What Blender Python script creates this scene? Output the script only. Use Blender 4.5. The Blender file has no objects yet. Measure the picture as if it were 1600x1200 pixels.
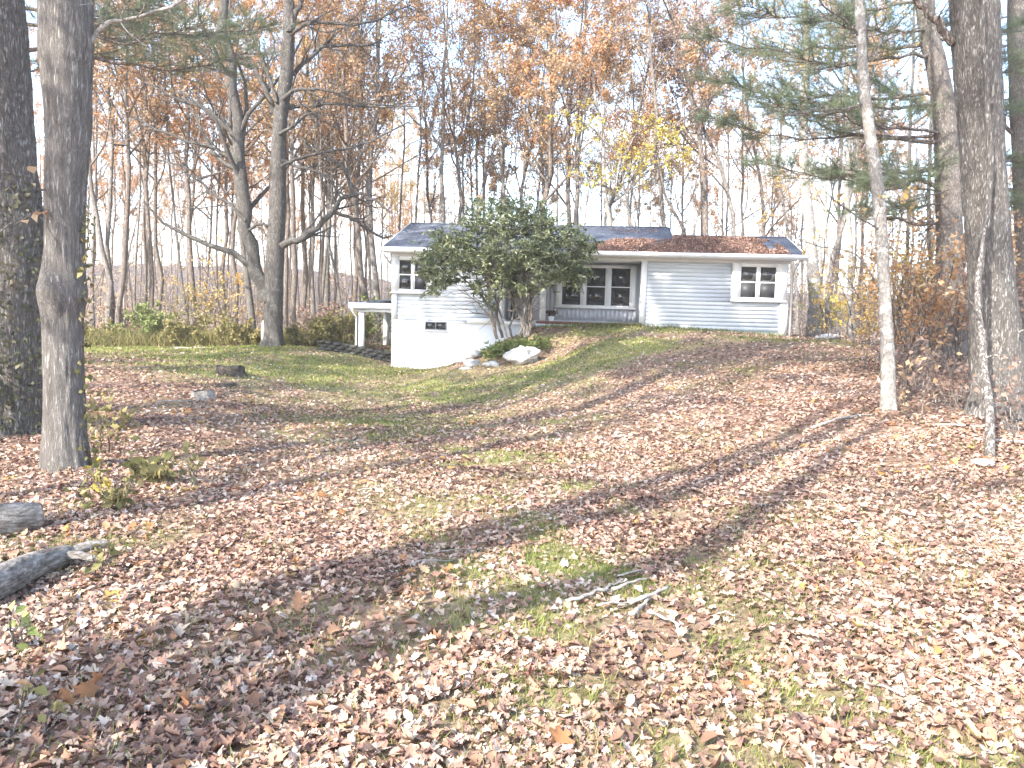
import bpy, math, random
import numpy as np
from mathutils import Matrix, Vector

S = bpy.context.scene
COL = S.collection
rng = np.random.default_rng(7)

# ------------------------------------------------------------------ camera
F_PX = 1208.0                       # focal length in pixels of the 1600 px wide photograph
PITCH = math.atan(100 / F_PX)
ROLL = math.radians(1.65)
EYE = np.array([0.0, 0.0, 1.6])
_f = np.array([0, math.cos(PITCH), -math.sin(PITCH)])
_r0 = np.array([1.0, 0, 0]); _u0 = np.array([0, math.sin(PITCH), math.cos(PITCH)])
_r = math.cos(ROLL) * _r0 + math.sin(ROLL) * _u0
_u = math.cos(ROLL) * _u0 - math.sin(ROLL) * _r0
cam = bpy.data.cameras.new('camera'); cam_o = bpy.data.objects.new('camera', cam); COL.objects.link(cam_o)
cam.sensor_width = 36; cam.lens = 36 * F_PX / 1600; cam.clip_start = 0.05; cam.clip_end = 2500
cam_o.matrix_world = Matrix([[_r[0], _u[0], -_f[0], EYE[0]], [_r[1], _u[1], -_f[1], EYE[1]], [_r[2], _u[2], -_f[2], EYE[2]], [0, 0, 0, 1]])
S.camera = cam_o

def P(px, py, Y):
    """point seen at pixel (px, py) of the photograph, Y metres ahead"""
    d = _r * (px - 800) / F_PX - _u * (py - 600) / F_PX + _f
    return EYE + d * (Y / d[1])

# ------------------------------------------------------------------ sky, sun, exposure
SUN_AZ = math.radians(40)           # light travels towards +x +y: the sun stands behind the camera on the left
SUN_EL = math.radians(34)
SH = np.array([math.sin(SUN_AZ), math.cos(SUN_AZ)])
w = bpy.data.worlds.new('World'); S.world = w; w.use_nodes = True
nt = w.node_tree; nt.nodes.clear()
def N(t, type_, **kw):
    n = t.nodes.new(type_)
    for k, v in kw.items(): setattr(n, k, v)
    return n
out = N(nt, 'ShaderNodeOutputWorld')
sky = N(nt, 'ShaderNodeTexSky', sky_type='NISHITA', sun_disc=False, sun_elevation=SUN_EL, sun_rotation=SUN_AZ + math.pi)
bg = N(nt, 'ShaderNodeBackground'); bg.inputs[1].default_value = 0.15
bgc = N(nt, 'ShaderNodeBackground'); bgc.inputs[0].default_value = (1, .99, .99, 1); bgc.inputs[1].default_value = 0.56
tc = N(nt, 'ShaderNodeTexCoord'); mp = N(nt, 'ShaderNodeMapping'); mp.inputs['Scale'].default_value = (1.6, 1.6, 4.0); mp.inputs['Location'].default_value = (.35, .1, .2)
nz = N(nt, 'ShaderNodeTexNoise'); nz.inputs['Scale'].default_value = 1.9; nz.inputs['Detail'].default_value = 7; nz.inputs['Roughness'].default_value = .6
sx = N(nt, 'ShaderNodeSeparateXYZ')
ad = N(nt, 'ShaderNodeMath', operation='MULTIPLY_ADD'); ad.inputs[1].default_value = -.6; ad.inputs[2].default_value = .15
ad2 = N(nt, 'ShaderNodeMath', operation='ADD')
cr = N(nt, 'ShaderNodeValToRGB'); cr.color_ramp.elements[0].position = .54; cr.color_ramp.elements[1].position = .68
mx = N(nt, 'ShaderNodeMixShader')
L = nt.links.new
L(tc.outputs['Generated'], mp.inputs[0]); L(mp.outputs[0], nz.inputs[0]); L(tc.outputs['Generated'], sx.inputs[0])
L(sx.outputs[2], ad.inputs[0]); L(ad.outputs[0], ad2.inputs[0]); L(nz.outputs[0], ad2.inputs[1]); L(ad2.outputs[0], cr.inputs[0])
L(sky.outputs[0], bg.inputs[0]); L(cr.outputs[0], mx.inputs[0]); L(bg.outputs[0], mx.inputs[1]); L(bgc.outputs[0], mx.inputs[2]); L(mx.outputs[0], out.inputs[0])

sl = bpy.data.lights.new('sun', 'SUN'); sl.energy = 2.7; sl.angle = math.radians(.53); sl.color = (1, .955, .89)
so = bpy.data.objects.new('sun', sl); COL.objects.link(so)
so.rotation_euler = Vector((SH[0] * math.cos(SUN_EL), SH[1] * math.cos(SUN_EL), -math.sin(SUN_EL))).to_track_quat('-Z', 'Y').to_euler()
S.view_settings.view_transform = 'Standard'; S.view_settings.look = 'None'; S.view_settings.gamma = 1
S.view_settings.exposure = 2.4
S.render.engine = 'CYCLES'
S.cycles.max_bounces = 6; S.cycles.diffuse_bounces = 4; S.cycles.glossy_bounces = 2; S.cycles.transmission_bounces = 4
S.cycles.use_denoising = True

# ------------------------------------------------------------------ mesh helpers
def tag(o, label=None, cat=None, group=None, kind=None):
    if label: o['label'] = label
    if cat: o['category'] = cat
    if group: o['group'] = group
    if kind: o['kind'] = kind
    return o

def link(name, me, parent=None, loc=None):
    o = bpy.data.objects.new(name, me); COL.objects.link(o)
    if parent is not None: o.parent = parent
    if loc is not None: o.location = tuple(loc)
    return o

def empty(name, loc, rz=0):
    o = bpy.data.objects.new(name, None); COL.objects.link(o); o.location = tuple(loc); o.rotation_euler = (0, 0, rz)
    o.empty_display_size = .2
    return o

def mesh(name, V, faces, mats, smooth=False, rnd=None, mid=None):
    """faces: list of int arrays (n,k); rnd: one value per face; mid: material slot per face"""
    me = bpy.data.meshes.new(name)
    V = np.asarray(V, dtype=np.float32)
    faces = [np.asarray(f, dtype=np.int32) for f in (faces if isinstance(faces, list) else [faces]) if len(f)]
    me.vertices.add(len(V)); me.vertices.foreach_set('co', V.ravel())
    tot = np.concatenate([np.full(len(f), f.shape[1], np.int32) for f in faces])
    vi = np.concatenate([f.ravel() for f in faces])
    st = np.concatenate([[0], np.cumsum(tot)[:-1]]).astype(np.int32)
    me.loops.add(len(vi)); me.loops.foreach_set('vertex_index', vi)
    me.polygons.add(len(tot)); me.polygons.foreach_set('loop_start', st)
    try: me.polygons.foreach_set('loop_total', tot)
    except Exception: pass
    if smooth: me.polygons.foreach_set('use_smooth', np.ones(len(tot), bool))
    for m in (mats if isinstance(mats, (list, tuple)) else [mats]): me.materials.append(m)
    if mid is not None: me.polygons.foreach_set('material_index', np.asarray(mid, np.int32))
    me.update(calc_edges=True)
    if rnd is not None:
        a = me.attributes.new('rnd', 'FLOAT', 'FACE'); a.data.foreach_set('value', np.asarray(rnd, np.float32))
    return me

class MB:
    """collects simple solids into one mesh"""
    def __init__(s): s.V = []; s.F = {}; s.n = 0
    def add(s, V, *Fs):
        V = np.asarray(V, float)
        for F in Fs:
            F = np.asarray(F, int)
            if len(F): s.F.setdefault(F.shape[1], []).append(F + s.n)
        s.V.append(V); s.n += len(V); return s
    def box(s, a, b):
        x0, y0, z0 = a; x1, y1, z1 = b
        return s.add([(x0, y0, z0), (x1, y0, z0), (x1, y1, z0), (x0, y1, z0), (x0, y0, z1), (x1, y0, z1), (x1, y1, z1), (x0, y1, z1)],
                     [(3, 2, 1, 0), (4, 5, 6, 7), (0, 1, 5, 4), (1, 2, 6, 5), (2, 3, 7, 6), (3, 0, 4, 7)])
    def prism(s, pts, axis, a, b):
        """polygon pts (2-D) extruded along axis from a to b"""
        n = len(pts); V = []
        for t in (a, b):
            for p in pts:
                V.append((t, p[0], p[1]) if axis == 0 else (p[0], t, p[1]) if axis == 1 else (p[0], p[1], t))
        s.add(V, [(i, (i + 1) % n, n + (i + 1) % n, n + i) for i in range(n)])
        s.F.setdefault(n, []).append(np.array([list(range(n))[::-1]]) + s.n - 2 * n)
        s.F.setdefault(n, []).append(np.array([list(range(n, 2 * n))]) + s.n - 2 * n)
        return s
    def tube(s, pts, rad, sides=8, cap=True):
        V, F = tubes(np.asarray(pts, float)[None], np.broadcast_to(np.asarray(rad, float), (len(pts),))[None], sides)
        n0 = s.n; s.add(V, F)
        if cap:
            s.F.setdefault(sides, []).append(np.array([list(range(sides))[::-1]]) + n0)
            s.F.setdefault(sides, []).append(np.array([list(range(sides))]) + n0 + (len(pts) - 1) * sides)
        return s
    def mesh(s, name, mat, smooth=False):
        return mesh(name, np.concatenate(s.V), [np.concatenate(v) for v in s.F.values()], mat, smooth)
    def obj(s, name, mat, parent=None, smooth=False, bevel=0):
        o = link(name, s.mesh(name, mat, smooth), parent)
        if bevel:
            m = o.modifiers.new('bevel', 'BEVEL'); m.width = bevel; m.segments = 1; m.limit_method = 'ANGLE'
        return o

def nrm(a): return a / np.maximum(np.linalg.norm(a, axis=-1, keepdims=True), 1e-9)

def tubes(Pt, R, sides):
    """Pt (nb,np,3), R (nb,np) -> vertices, quads"""
    nb, n, _ = Pt.shape
    T = np.gradient(Pt, axis=1); T = nrm(T)
    m = nrm(T.mean(1)); ref = np.where(np.abs(m[:, 2:3]) > .7, np.array([[1., 0, 0]]), np.array([[0, 0, 1.]]))
    A = nrm(np.cross(T, ref[:, None, :])); B = np.cross(T, A)
    ang = np.arange(sides) * 2 * np.pi / sides
    V = Pt[:, :, None, :] + R[:, :, None, None] * (A[:, :, None, :] * np.cos(ang)[None, None, :, None] + B[:, :, None, :] * np.sin(ang)[None, None, :, None])
    i = np.arange(nb)[:, None, None] * n * sides; j = np.arange(n - 1)[None, :, None] * sides; k = np.arange(sides)[None, None, :]; k2 = (k + 1) % sides
    F = np.stack(np.broadcast_arrays(i + j + k, i + j + k2, i + j + sides + k2, i + j + sides + k), -1).reshape(-1, 4)
    return V.reshape(-1, 3), F

def vnoise(p, seed=0):
    """value noise 0..1, p (n,3)"""
    p = np.asarray(p, float); i = np.floor(p).astype(np.int64); f = p - i; f = f * f * (3 - 2 * f); r = 0
    for dx in (0, 1):
        for dy in (0, 1):
            for dz in (0, 1):
                h = ((i[:, 0] + dx) * 73856093) ^ ((i[:, 1] + dy) * 19349663) ^ ((i[:, 2] + dz) * 83492791) ^ (seed * 2654435761)
                h = (h ^ (h >> 13)) * 1274126177 & 0x7fffffff; h = (h ^ (h >> 16)) & 0xffff
                wgt = (f[:, 0] if dx else 1 - f[:, 0]) * (f[:, 1] if dy else 1 - f[:, 1]) * (f[:, 2] if dz else 1 - f[:, 2])
                r = r + wgt * h / 65535.0
    return r
def fbm(p, octv=4, seed=0):
    r = 0; a = .5; t = 0
    for o in range(octv): r = r + a * vnoise(np.asarray(p) * 2 ** o, seed + o); t += a; a *= .5
    return r / t

# ------------------------------------------------------------------ materials
def mat_base(name, rough=.9, spec=.2):
    m = bpy.data.materials.new(name); m.use_nodes = True; t = m.node_tree
    b = t.nodes['Principled BSDF']; b.inputs['Roughness'].default_value = rough; b.inputs['Specular IOR Level'].default_value = spec
    return m, t, b
def ramp(t, stops):
    r = N(t, 'ShaderNodeValToRGB'); e = r.color_ramp.elements
    while len(e) < len(stops): e.new(.5)
    for q, (pos, c) in zip(e, stops): q.position = pos; q.color = (*c, 1)
    return r
def m_noise(name, stops, scale=5, stretch=(1, 1, 1), detail=5, rough=.9, bump=.3, bscale=None, spec=.2, dist=.02, coord='Object'):
    m, t, b = mat_base(name, rough, spec)
    tc = N(t, 'ShaderNodeTexCoord'); mp = N(t, 'ShaderNodeMapping'); mp.inputs['Scale'].default_value = stretch
    n = N(t, 'ShaderNodeTexNoise'); n.inputs['Scale'].default_value = scale; n.inputs['Detail'].default_value = detail; n.inputs['Roughness'].default_value = .65
    r = ramp(t, stops)
    t.links.new(tc.outputs[coord], mp.inputs[0]); t.links.new(mp.outputs[0], n.inputs[0]); t.links.new(n.outputs[0], r.inputs[0]); t.links.new(r.outputs[0], b.inputs['Base Color'])
    if bump:
        n2 = N(t, 'ShaderNodeTexNoise'); n2.inputs['Scale'].default_value = bscale or scale * 2; n2.inputs['Detail'].default_value = 6
        bp = N(t, 'ShaderNodeBump'); bp.inputs['Strength'].default_value = bump; bp.inputs['Distance'].default_value = dist
        t.links.new(mp.outputs[0], n2.inputs[0]); t.links.new(n2.outputs[0], bp.inputs['Height']); t.links.new(bp.outputs[0], b.inputs['Normal'])
    return m
def m_leaf(name, stops, transl=.35, rough=.7, spec=.15, attr='rnd'):
    m, t, b = mat_base(name, rough, spec)
    a = N(t, 'ShaderNodeAttribute', attribute_name=attr); r = ramp(t, stops)
    t.links.new(a.outputs['Fac'], r.inputs[0]); t.links.new(r.outputs[0], b.inputs['Base Color'])
    if transl:
        tr = N(t, 'ShaderNodeBsdfTranslucent'); mx = N(t, 'ShaderNodeMixShader'); mx.inputs[0].default_value = transl
        t.links.new(r.outputs[0], tr.inputs[0]); t.links.new(b.outputs[0], mx.inputs[1]); t.links.new(tr.outputs[0], mx.inputs[2])
        t.links.new(mx.outputs[0], t.nodes['Material Output'].inputs[0])
    return m
def m_bark(name, dark, mid, pale, scale=26, stretch=(1, 1, .2), lichen=None, lich_amt=.6, furrow=.16, depth=.9, dst=.22):
    """furrowed bark: stretched plates with dark cracks, fine grain and blotches of lichen"""
    m, t, b = mat_base(name, .95, .1); k = t.links.new
    tc = N(t, 'ShaderNodeTexCoord'); mp = N(t, 'ShaderNodeMapping'); mp.inputs['Scale'].default_value = stretch
    nd = N(t, 'ShaderNodeTexNoise'); nd.inputs['Scale'].default_value = 7; nd.inputs['Detail'].default_value = 7; nd.inputs['Roughness'].default_value = .7
    vm = N(t, 'ShaderNodeVectorMath', operation='MULTIPLY_ADD'); vm.inputs[1].default_value = (dst, dst, dst * .6)
    vo = N(t, 'ShaderNodeTexVoronoi', feature='DISTANCE_TO_EDGE'); vo.inputs['Scale'].default_value = scale
    crk = ramp(t, [(0, (0, 0, 0)), (furrow, (1, 1, 1))])
    n = N(t, 'ShaderNodeTexNoise'); n.inputs['Scale'].default_value = 30; n.inputs['Detail'].default_value = 8; n.inputs['Roughness'].default_value = .75
    r = ramp(t, [(.32, dark), (.5, mid), (.7, pale)])
    n2 = N(t, 'ShaderNodeTexNoise'); n2.inputs['Scale'].default_value = 5; n2.inputs['Detail'].default_value = 8; n2.inputs['Roughness'].default_value = .75
    r2 = ramp(t, [(lich_amt, (0, 0, 0)), (lich_amt + .06, (1, 1, 1))]); ml = N(t, 'ShaderNodeMath', operation='MULTIPLY'); ml.inputs[1].default_value = .7
    mx = N(t, 'ShaderNodeMix', data_type='RGBA'); mx.inputs[7].default_value = (*(lichen or pale), 1)
    mc = N(t, 'ShaderNodeMix', data_type='RGBA'); mc.inputs[6].default_value = (*(np.array(dark) * 1.05), 1)
    hm = N(t, 'ShaderNodeMath', operation='MULTIPLY_ADD'); hm.inputs[1].default_value = .35
    bp = N(t, 'ShaderNodeBump'); bp.inputs['Strength'].default_value = depth; bp.inputs['Distance'].default_value = .02
    k(tc.outputs['Object'], mp.inputs[0]); k(mp.outputs[0], nd.inputs[0]); k(nd.outputs['Color'], vm.inputs[0]); k(mp.outputs[0], vm.inputs[2]); k(vm.outputs[0], vo.inputs['Vector']); k(vo.outputs['Distance'], crk.inputs[0])
    k(mp.outputs[0], n.inputs[0]); k(n.outputs[0], r.inputs[0]); k(tc.outputs['Object'], n2.inputs[0]); k(n2.outputs[0], r2.inputs[0]); k(r2.outputs[0], ml.inputs[0]); k(ml.outputs[0], mx.inputs[0]); k(r.outputs[0], mx.inputs[6])
    cm = N(t, 'ShaderNodeMath', operation='MULTIPLY_ADD'); cm.inputs[1].default_value = .75; cm.inputs[2].default_value = .25; k(crk.outputs[0], cm.inputs[0]); k(cm.outputs[0], mc.inputs[0]); k(mx.outputs[2], mc.inputs[7]); k(mc.outputs[2], b.inputs['Base Color'])
    k(n.outputs[0], hm.inputs[0]); k(crk.outputs[0], hm.inputs[2]); k(hm.outputs[0], bp.inputs['Height']); k(bp.outputs[0], b.inputs['Normal'])
    return m
def m_flat(name, c, rough=.6, spec=.3, vary=.06, scale=3, bump=.05):
    c = np.array(c); return m_noise(name, [(.3, tuple(c * (1 - vary))), (.7, tuple(np.minimum(c * (1 + vary), .95)))], scale, rough=rough, spec=spec, bump=bump, bscale=40, dist=.004)

BARK = {
 'oak': m_bark('oak_bark', (.12, .107, .096), (.29, .262, .235), (.46, .425, .38), 48, (1, 1, .1), (.42, .42, .38), .58, .3, .8),
 'twin': m_bark('twin_oak_bark', (.065, .058, .052), (.185, .168, .15), (.37, .347, .308), 40, (1, 1, .15), (.38, .385, .34), .56, .28, .8),
 'plate': m_bark('plated_bark', (.1, .09, .08), (.27, .243, .216), (.46, .425, .38), 34, (1, 1, .2), (.46, .46, .42), .56, .26),
 'dark': m_bark('dark_bark', (.1, .088, .077), (.25, .222, .195), (.42, .385, .34), 32, (1, 1, .2), (.44, .45, .41), .56, .26),
 'brown': m_bark('brown_bark', (.12, .098, .083), (.25, .207, .176), (.4, .345, .3), 22, (1, 1, .2), (.38, .35, .31), .6),
 'grey': m_bark('grey_bark', (.13, .114, .1), (.27, .238, .21), (.42, .383, .34), 22, (1, 1, .2), (.44, .42, .38), .58),
 'pale': m_bark('pale_bark', (.15, .135, .118), (.29, .265, .235), (.44, .41, .365), 20, (1, 1, .6), (.62, .59, .53), .52, .07, .5),
 'pine': m_bark('pine_bark', (.14, .118, .104), (.31, .27, .235), (.45, .41, .36), 34, (1, 1, .3), (.44, .42, .39), .58, .26),
}
def pal(*cs):
    n = len(cs); return [((i + .02) / max(n - 1, 1) if i else 0, c) for i, c in enumerate(cs)]
LEAF = {
 'rust': m_leaf('rust_foliage', pal((.29, .17, .095), (.44, .27, .15), (.56, .38, .225), (.63, .5, .33)), .5),
 'orange': m_leaf('orange_foliage', pal((.36, .18, .09), (.54, .28, .13), (.62, .38, .2), (.66, .5, .31)), .5),
 'tan': m_leaf('tan_foliage', pal((.31, .2, .115), (.47, .32, .185), (.58, .42, .255), (.66, .53, .36)), .5),
 'gold': m_leaf('gold_foliage', pal((.38, .22, .08), (.53, .34, .12), (.63, .45, .17), (.65, .54, .28)), .45),
 'yellow': m_leaf('yellow_foliage', pal((.4, .3, .06), (.54, .42, .09), (.66, .54, .16), (.46, .46, .14)), .45),
 'brown': m_leaf('brown_foliage', pal((.19, .12, .09), (.3, .2, .15), (.4, .28, .22), (.5, .38, .31)), .45),
 'green': m_leaf('green_foliage', pal((.1, .14, .045), (.18, .22, .075), (.28, .31, .12), (.42, .41, .19))),
 'olive': m_leaf('olive_foliage', pal((.14, .135, .055), (.23, .215, .085), (.33, .28, .125), (.42, .31, .16))),
 'rhodo': m_leaf('rhododendron_leaf', pal((.1, .125, .06), (.19, .215, .105), (.29, .305, .165), (.48, .46, .34)), .35, .35, .5),
 'roofleaf': m_leaf('roof_leaf', pal((.18, .105, .08), (.28, .165, .125), (.37, .235, .18), (.47, .33, .26)), .15, .75, .2),
 'needle': m_leaf('pine_needles', pal((.12, .155, .09), (.185, .23, .13), (.26, .3, .175), (.42, .4, .25)), .5, .6, .3),
 'ivy': m_leaf('ivy_leaf', pal((.05, .06, .025), (.1, .11, .045), (.2, .18, .09), (.42, .36, .22)), .2, .5, .35),
 'grass': m_leaf('grass_blade', pal((.11, .145, .035), (.21, .24, .065), (.34, .33, .11), (.52, .45, .22)), .35),
 'litter': m_leaf('fallen_leaf', pal((.12, .073, .056), (.2, .122, .093), (.285, .163, .122), (.335, .213, .165), (.42, .233, .145), (.41, .28, .217), (.46, .33, .253), (.51, .37, .245), (.55, .43, .345), (.62, .53, .45)), .2, .75, .2),
}

# ------------------------------------------------------------------ terrain
CP = []
for px, py, Y in [(105, 735, 7.6), (20, 672, 10), (360, 584, 18), (320, 628, 14), (300, 545, 27), (425, 541, 27), (550, 560, 25), (611, 573, 25.3), (700, 573, 25.0),
                  (720, 600, 20), (560, 610, 19), (480, 640, 15.5), (760, 645, 15.5), (640, 655, 14.5), (800, 566, 22), (845, 560, 22.2), (770, 540, 23.3), (740, 562, 23.8), (835, 514, 24.3),
                  (1000, 513, 23.9), (1110, 519, 23.6), (1235, 528, 23.2), (920, 545, 21), (1000, 552, 19.5), (1000, 600, 15.8), (900, 600, 17), (1200, 560, 18), (1200, 620, 13.5),
                  (1390, 640, 11.5), (1560, 650, 11), (1300, 533, 22), (1450, 560, 16.5), (1600, 580, 14.5), (1200, 760, 7.6), (1548, 722, 8.2), (1700, 800, 6.3), (800, 700, 9.7), (60, 560, 22), (150, 540, 29)]:
    CP.append(P(px, py, Y))
CP += [(-3, 2, 0), (0, 2, 0), (3, 2, .02), (-2, 4, 0), (2, 4.2, .02), (0, -2, 0), (-7, 0, 0), (8, 0, .3), (-9, 5, 0), (9, 5, .5), (-8, -10, -.1), (8, -10, .2), (0, 6.5, 0),
       (0, 29, .75), (6, 29, 1.2), (-3.4, 28, .25), (10, 28, 1.25), (0, 40, .9), (12, 42, 1.2), (-12, 38, .3), (-24, 36, .1), (24, 36, 1.2), (16, 20, 1.1), (14, 12, .9),
       (-20, 15, 0), (-40, 0, 0), (40, 0, 1), (0, -40, 0), (40, 70, 1), (-40, 70, 0), (0, 75, .6), (-40, 30, 0), (40, 30, 1.2), (-40, -40, 0), (40, -40, .3)]
CP = np.array(CP, float)
def _U(r): return np.where(r > 1e-9, r * r * np.log(np.maximum(r, 1e-9)), 0)
_n = len(CP); _K = _U(np.linalg.norm(CP[:, None, :2] - CP[None, :, :2], axis=-1)) + np.eye(_n) * .35
_Pm = np.c_[np.ones(_n), CP[:, :2]]
_A = np.block([[_K, _Pm], [_Pm.T, np.zeros((3, 3))]]); _W = np.linalg.solve(_A, np.r_[CP[:, 2], 0, 0, 0])
def ground(x, y):
    x = np.asarray(x, float); y = np.asarray(y, float); sh = x.shape
    q = np.c_[np.clip(x.ravel(), -45, 45), np.clip(y.ravel(), -45, 78)]
    z = np.empty(len(q))
    for i in range(0, len(q), 20000):
        c = q[i:i + 20000]; z[i:i + 20000] = _U(np.linalg.norm(c[:, None] - CP[None, :, :2], axis=-1)) @ _W[:_n] + np.c_[np.ones(len(c)), c] @ _W[_n:]
    q0 = np.c_[x.ravel(), y.ravel(), np.zeros(len(q))]
    z += (fbm(q0 * .7, 2, 3) - .5) * .10 + (fbm(q0 * 2.6, 2, 5) - .5) * .05
    return z.reshape(sh)
def gz(x, y): return float(ground(np.array([x]), np.array([y]))[0])
def on_ground(px, Y):
    """ground point in the pixel column px at distance Y"""
    py = 560.0
    for _ in range(6):
        q = P(px, py, Y); py += (q[2] - gz(q[0], Y)) * F_PX / Y
    q = P(px, py, Y); q[2] = gz(q[0], Y); return q

def grassiness(x, y):
    """0 leaf litter .. 1 green lawn"""
    g = np.zeros_like(x)
    for cx, cy, sx_, sy_, a in [(-11, 27, 7, 4.2, 1.0), (-5, 23, 4, 3.6, .95), (-2.5, 20, 3.2, 2.6, .7), (-1.5, 23.6, 2.2, 1.6, .5), (2.2, 20.4, 2.6, 2.0, .8), (3.2, 23.4, 3.4, .8, .95), (.8, 19, 2.2, 1.6, .7), (7.5, 21.8, 3, 1.4, .5), (4.6, 17, 2.5, 2, .3),
                           (1.0, 3.15, .55, .28, .9), (.72, 2.55, .3, .2, .9), (.25, 4.5, .35, .5, .5), (1.25, 5.6, .5, .5, .45), (-.05, 6.2, .5, .7, .45), (1.6, 3.2, .35, .3, .6), (2.2, 2.8, .5, .25, .6), (.45, 2.45, .25, .18, .8), (.15, 3.6, .25, .2, .5), (1.75, 2.5, .3, .2, .7),
                           (-6, 20, 3.6, 3.2, .8), (-1.5, 17.5, 3, 2.2, .6), (-9, 23, 4, 3, .8), (-4.1, 13.3, 1.5, 1.2, .3), (-2.9, 5.3, .7, .8, .35)]:
        g = np.maximum(g, a * np.exp(-((x - cx) / sx_) ** 2 - ((y - cy) / sy_) ** 2))
    tx = np.interp(y, [0, 3, 6, 10, 14, 18, 22], [1.0, .9, .3, -.6, -2.0, -3.0, -4.0]); g = np.maximum(g, np.interp(y, [2, 4, 9, 14, 18, 24], [.38, .44, .52, .6, .6, .4]) * np.exp(-((x - tx) / (1.1 + .09 * y)) ** 2))
    q = np.stack([x, y, 0 * x], -1).reshape(-1, 3)
    n = fbm(q * .8, 4, 11).reshape(x.shape); n2 = fbm(q * 3.1, 2, 23).reshape(x.shape)
    g = g * np.where(y < 12, np.clip((n2 - .38) * 4, 0, 1) * .9 + .05, 1)
    return np.clip(g * 1.15 + (n - .5) * 1.1 + (n2 - .5) * .7, 0, .92) * (g > .03)

xs = np.sinh(np.linspace(-4.1, 4.1, 220)) * 12; ys = np.r_[np.linspace(-60, -2, 20), np.linspace(-1.8, 9, 80), np.linspace(9.15, 32, 100), np.linspace(32.6, 80, 40), np.geomspace(84, 900, 24)]
GX, GY = np.meshgrid(xs, ys); GZ = ground(GX, GY)
nx, ny = len(xs), len(ys); ii = (np.arange(ny - 1)[:, None] * nx + np.arange(nx - 1)[None, :]).ravel()
mg, t, b = mat_base('forest_ground', .95, .1)
a = N(t, 'ShaderNodeAttribute', attribute_name='grass'); tcg = N(t, 'ShaderNodeTexCoord')
n1 = N(t, 'ShaderNodeTexNoise'); n1.inputs['Scale'].default_value = 9; n1.inputs['Detail'].default_value = 8; n1.inputs['Roughness'].default_value = .75
r1 = ramp(t, [(.3, (.1, .065, .047)), (.5, (.24, .155, .11)), (.68, (.42, .3, .22))]); r2 = ramp(t, [(.3, (.12, .125, .045)), (.55, (.25, .24, .1)), (.75, (.44, .38, .2))])
mxg = N(t, 'ShaderNodeMix', data_type='RGBA'); bpg = N(t, 'ShaderNodeBump'); bpg.inputs['Strength'].default_value = .8; bpg.inputs['Distance'].default_value = .03
for i_, o_ in ((n1.inputs[0], tcg.outputs['Object']), (r1.inputs[0], n1.outputs[0]), (r2.inputs[0], n1.outputs[0]), (mxg.inputs[0], a.outputs['Fac']), (mxg.inputs[6], r1.outputs[0]), (mxg.inputs[7], r2.outputs[0]),
               (b.inputs['Base Color'], mxg.outputs[2]), (bpg.inputs['Height'], n1.outputs[0]), (b.inputs['Normal'], bpg.outputs[0])): t.links.new(o_, i_)
me = mesh('ground', np.c_[GX.ravel(), GY.ravel(), GZ.ravel()], np.c_[ii, ii + 1, ii + nx + 1, ii + nx], mg, True)
at = me.attributes.new('grass', 'FLOAT', 'POINT'); at.data.foreach_set('value', grassiness(GX, GY).ravel().astype(np.float32))
tag(link('ground', me), 'leaf covered yard rising to the house', kind='structure')

# far wooded hills
def hill(x0, x1, y0, h, seed, lab):
    n = 90; m = 12
    x = np.linspace(x0, x1, n); prof = h * (np.sin(np.linspace(0, np.pi, n)) ** .6) * (.75 + .5 * fbm(np.c_[x / 45, 0 * x, 0 * x], 3, seed))
    U_, T_ = np.meshgrid(np.arange(n), np.linspace(0, 1, m)); X = x[U_]; Y = y0 + T_ * 70; Z = prof[U_] * np.sin(T_ * np.pi / 2) - .5
    q = np.c_[X.ravel(), Y.ravel(), Z.ravel()]; Z = Z + (fbm(q * .3, 3, seed + 2).reshape(Z.shape) - .4) * 3 * np.minimum(1, prof[U_] / 5)
    i = (np.arange(m - 1)[:, None] * n + np.arange(n - 1)[None]).ravel()
    tag(link('hill', mesh('hill', np.c_[X.ravel(), Y.ravel(), Z.ravel()], np.c_[i, i + 1, i + n + 1, i + n], M_HILL, True)), lab, kind='structure')
M_HILL = m_noise('hill_woods', [(.3, (.045, .033, .028)), (.5, (.085, .06, .05)), (.7, (.15, .098, .075))], .25, bump=1, bscale=.6, dist=2)
hill(-170, 10, 150, 15, 1, 'brown wooded hill beyond the left woods')
hill(20, 190, 170, 11, 5, 'brown wooded hill beyond the right woods')

# ------------------------------------------------------------------ trees
def grow(r, S0, D, Ln, n, wig, up):
    nb = len(S0); Pt = np.empty((nb, n, 3)); Pt[:, 0] = S0; d = nrm(D); st = (Ln / (n - 1))[:, None]
    up = np.broadcast_to(np.asarray(up, float), (nb,))[:, None]
    for k in range(1, n):
        d = nrm(d + r.normal(0, wig, (nb, 3)) + up * np.array([0, 0, 1.])); Pt[:, k] = Pt[:, k - 1] + d * st
    return Pt
def kids(r, Pt, R, per, t0, t1, ang, ratio, Ln, jit=.35, rr=.6):
    nb, n, _ = Pt.shape; pi = np.repeat(np.arange(nb), per); tt = r.uniform(t0, t1, len(pi)); f = tt * (n - 1); i = np.minimum(f.astype(int), n - 2); f = (f - i)[:, None]
    S0 = Pt[pi, i] * (1 - f) + Pt[pi, i + 1] * f; T = nrm(Pt[pi, i + 1] - Pt[pi, i])
    v = r.normal(0, 1, (len(pi), 3)); v = nrm(v - (v * T).sum(-1, keepdims=True) * T)
    th = (ang + r.normal(0, .22, len(pi)))[:, None]; D = T * np.cos(th) + v * np.sin(th)
    L2 = Ln[pi] * ratio * (1.15 - .6 * tt) * r.uniform(1 - jit, 1 + jit, len(pi)); R0 = np.minimum((R[pi, i] * (1 - f[:, 0]) + R[pi, i + 1] * f[:, 0]) * rr, L2 * .03 + .003)
    return S0, D, L2, R0
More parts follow.
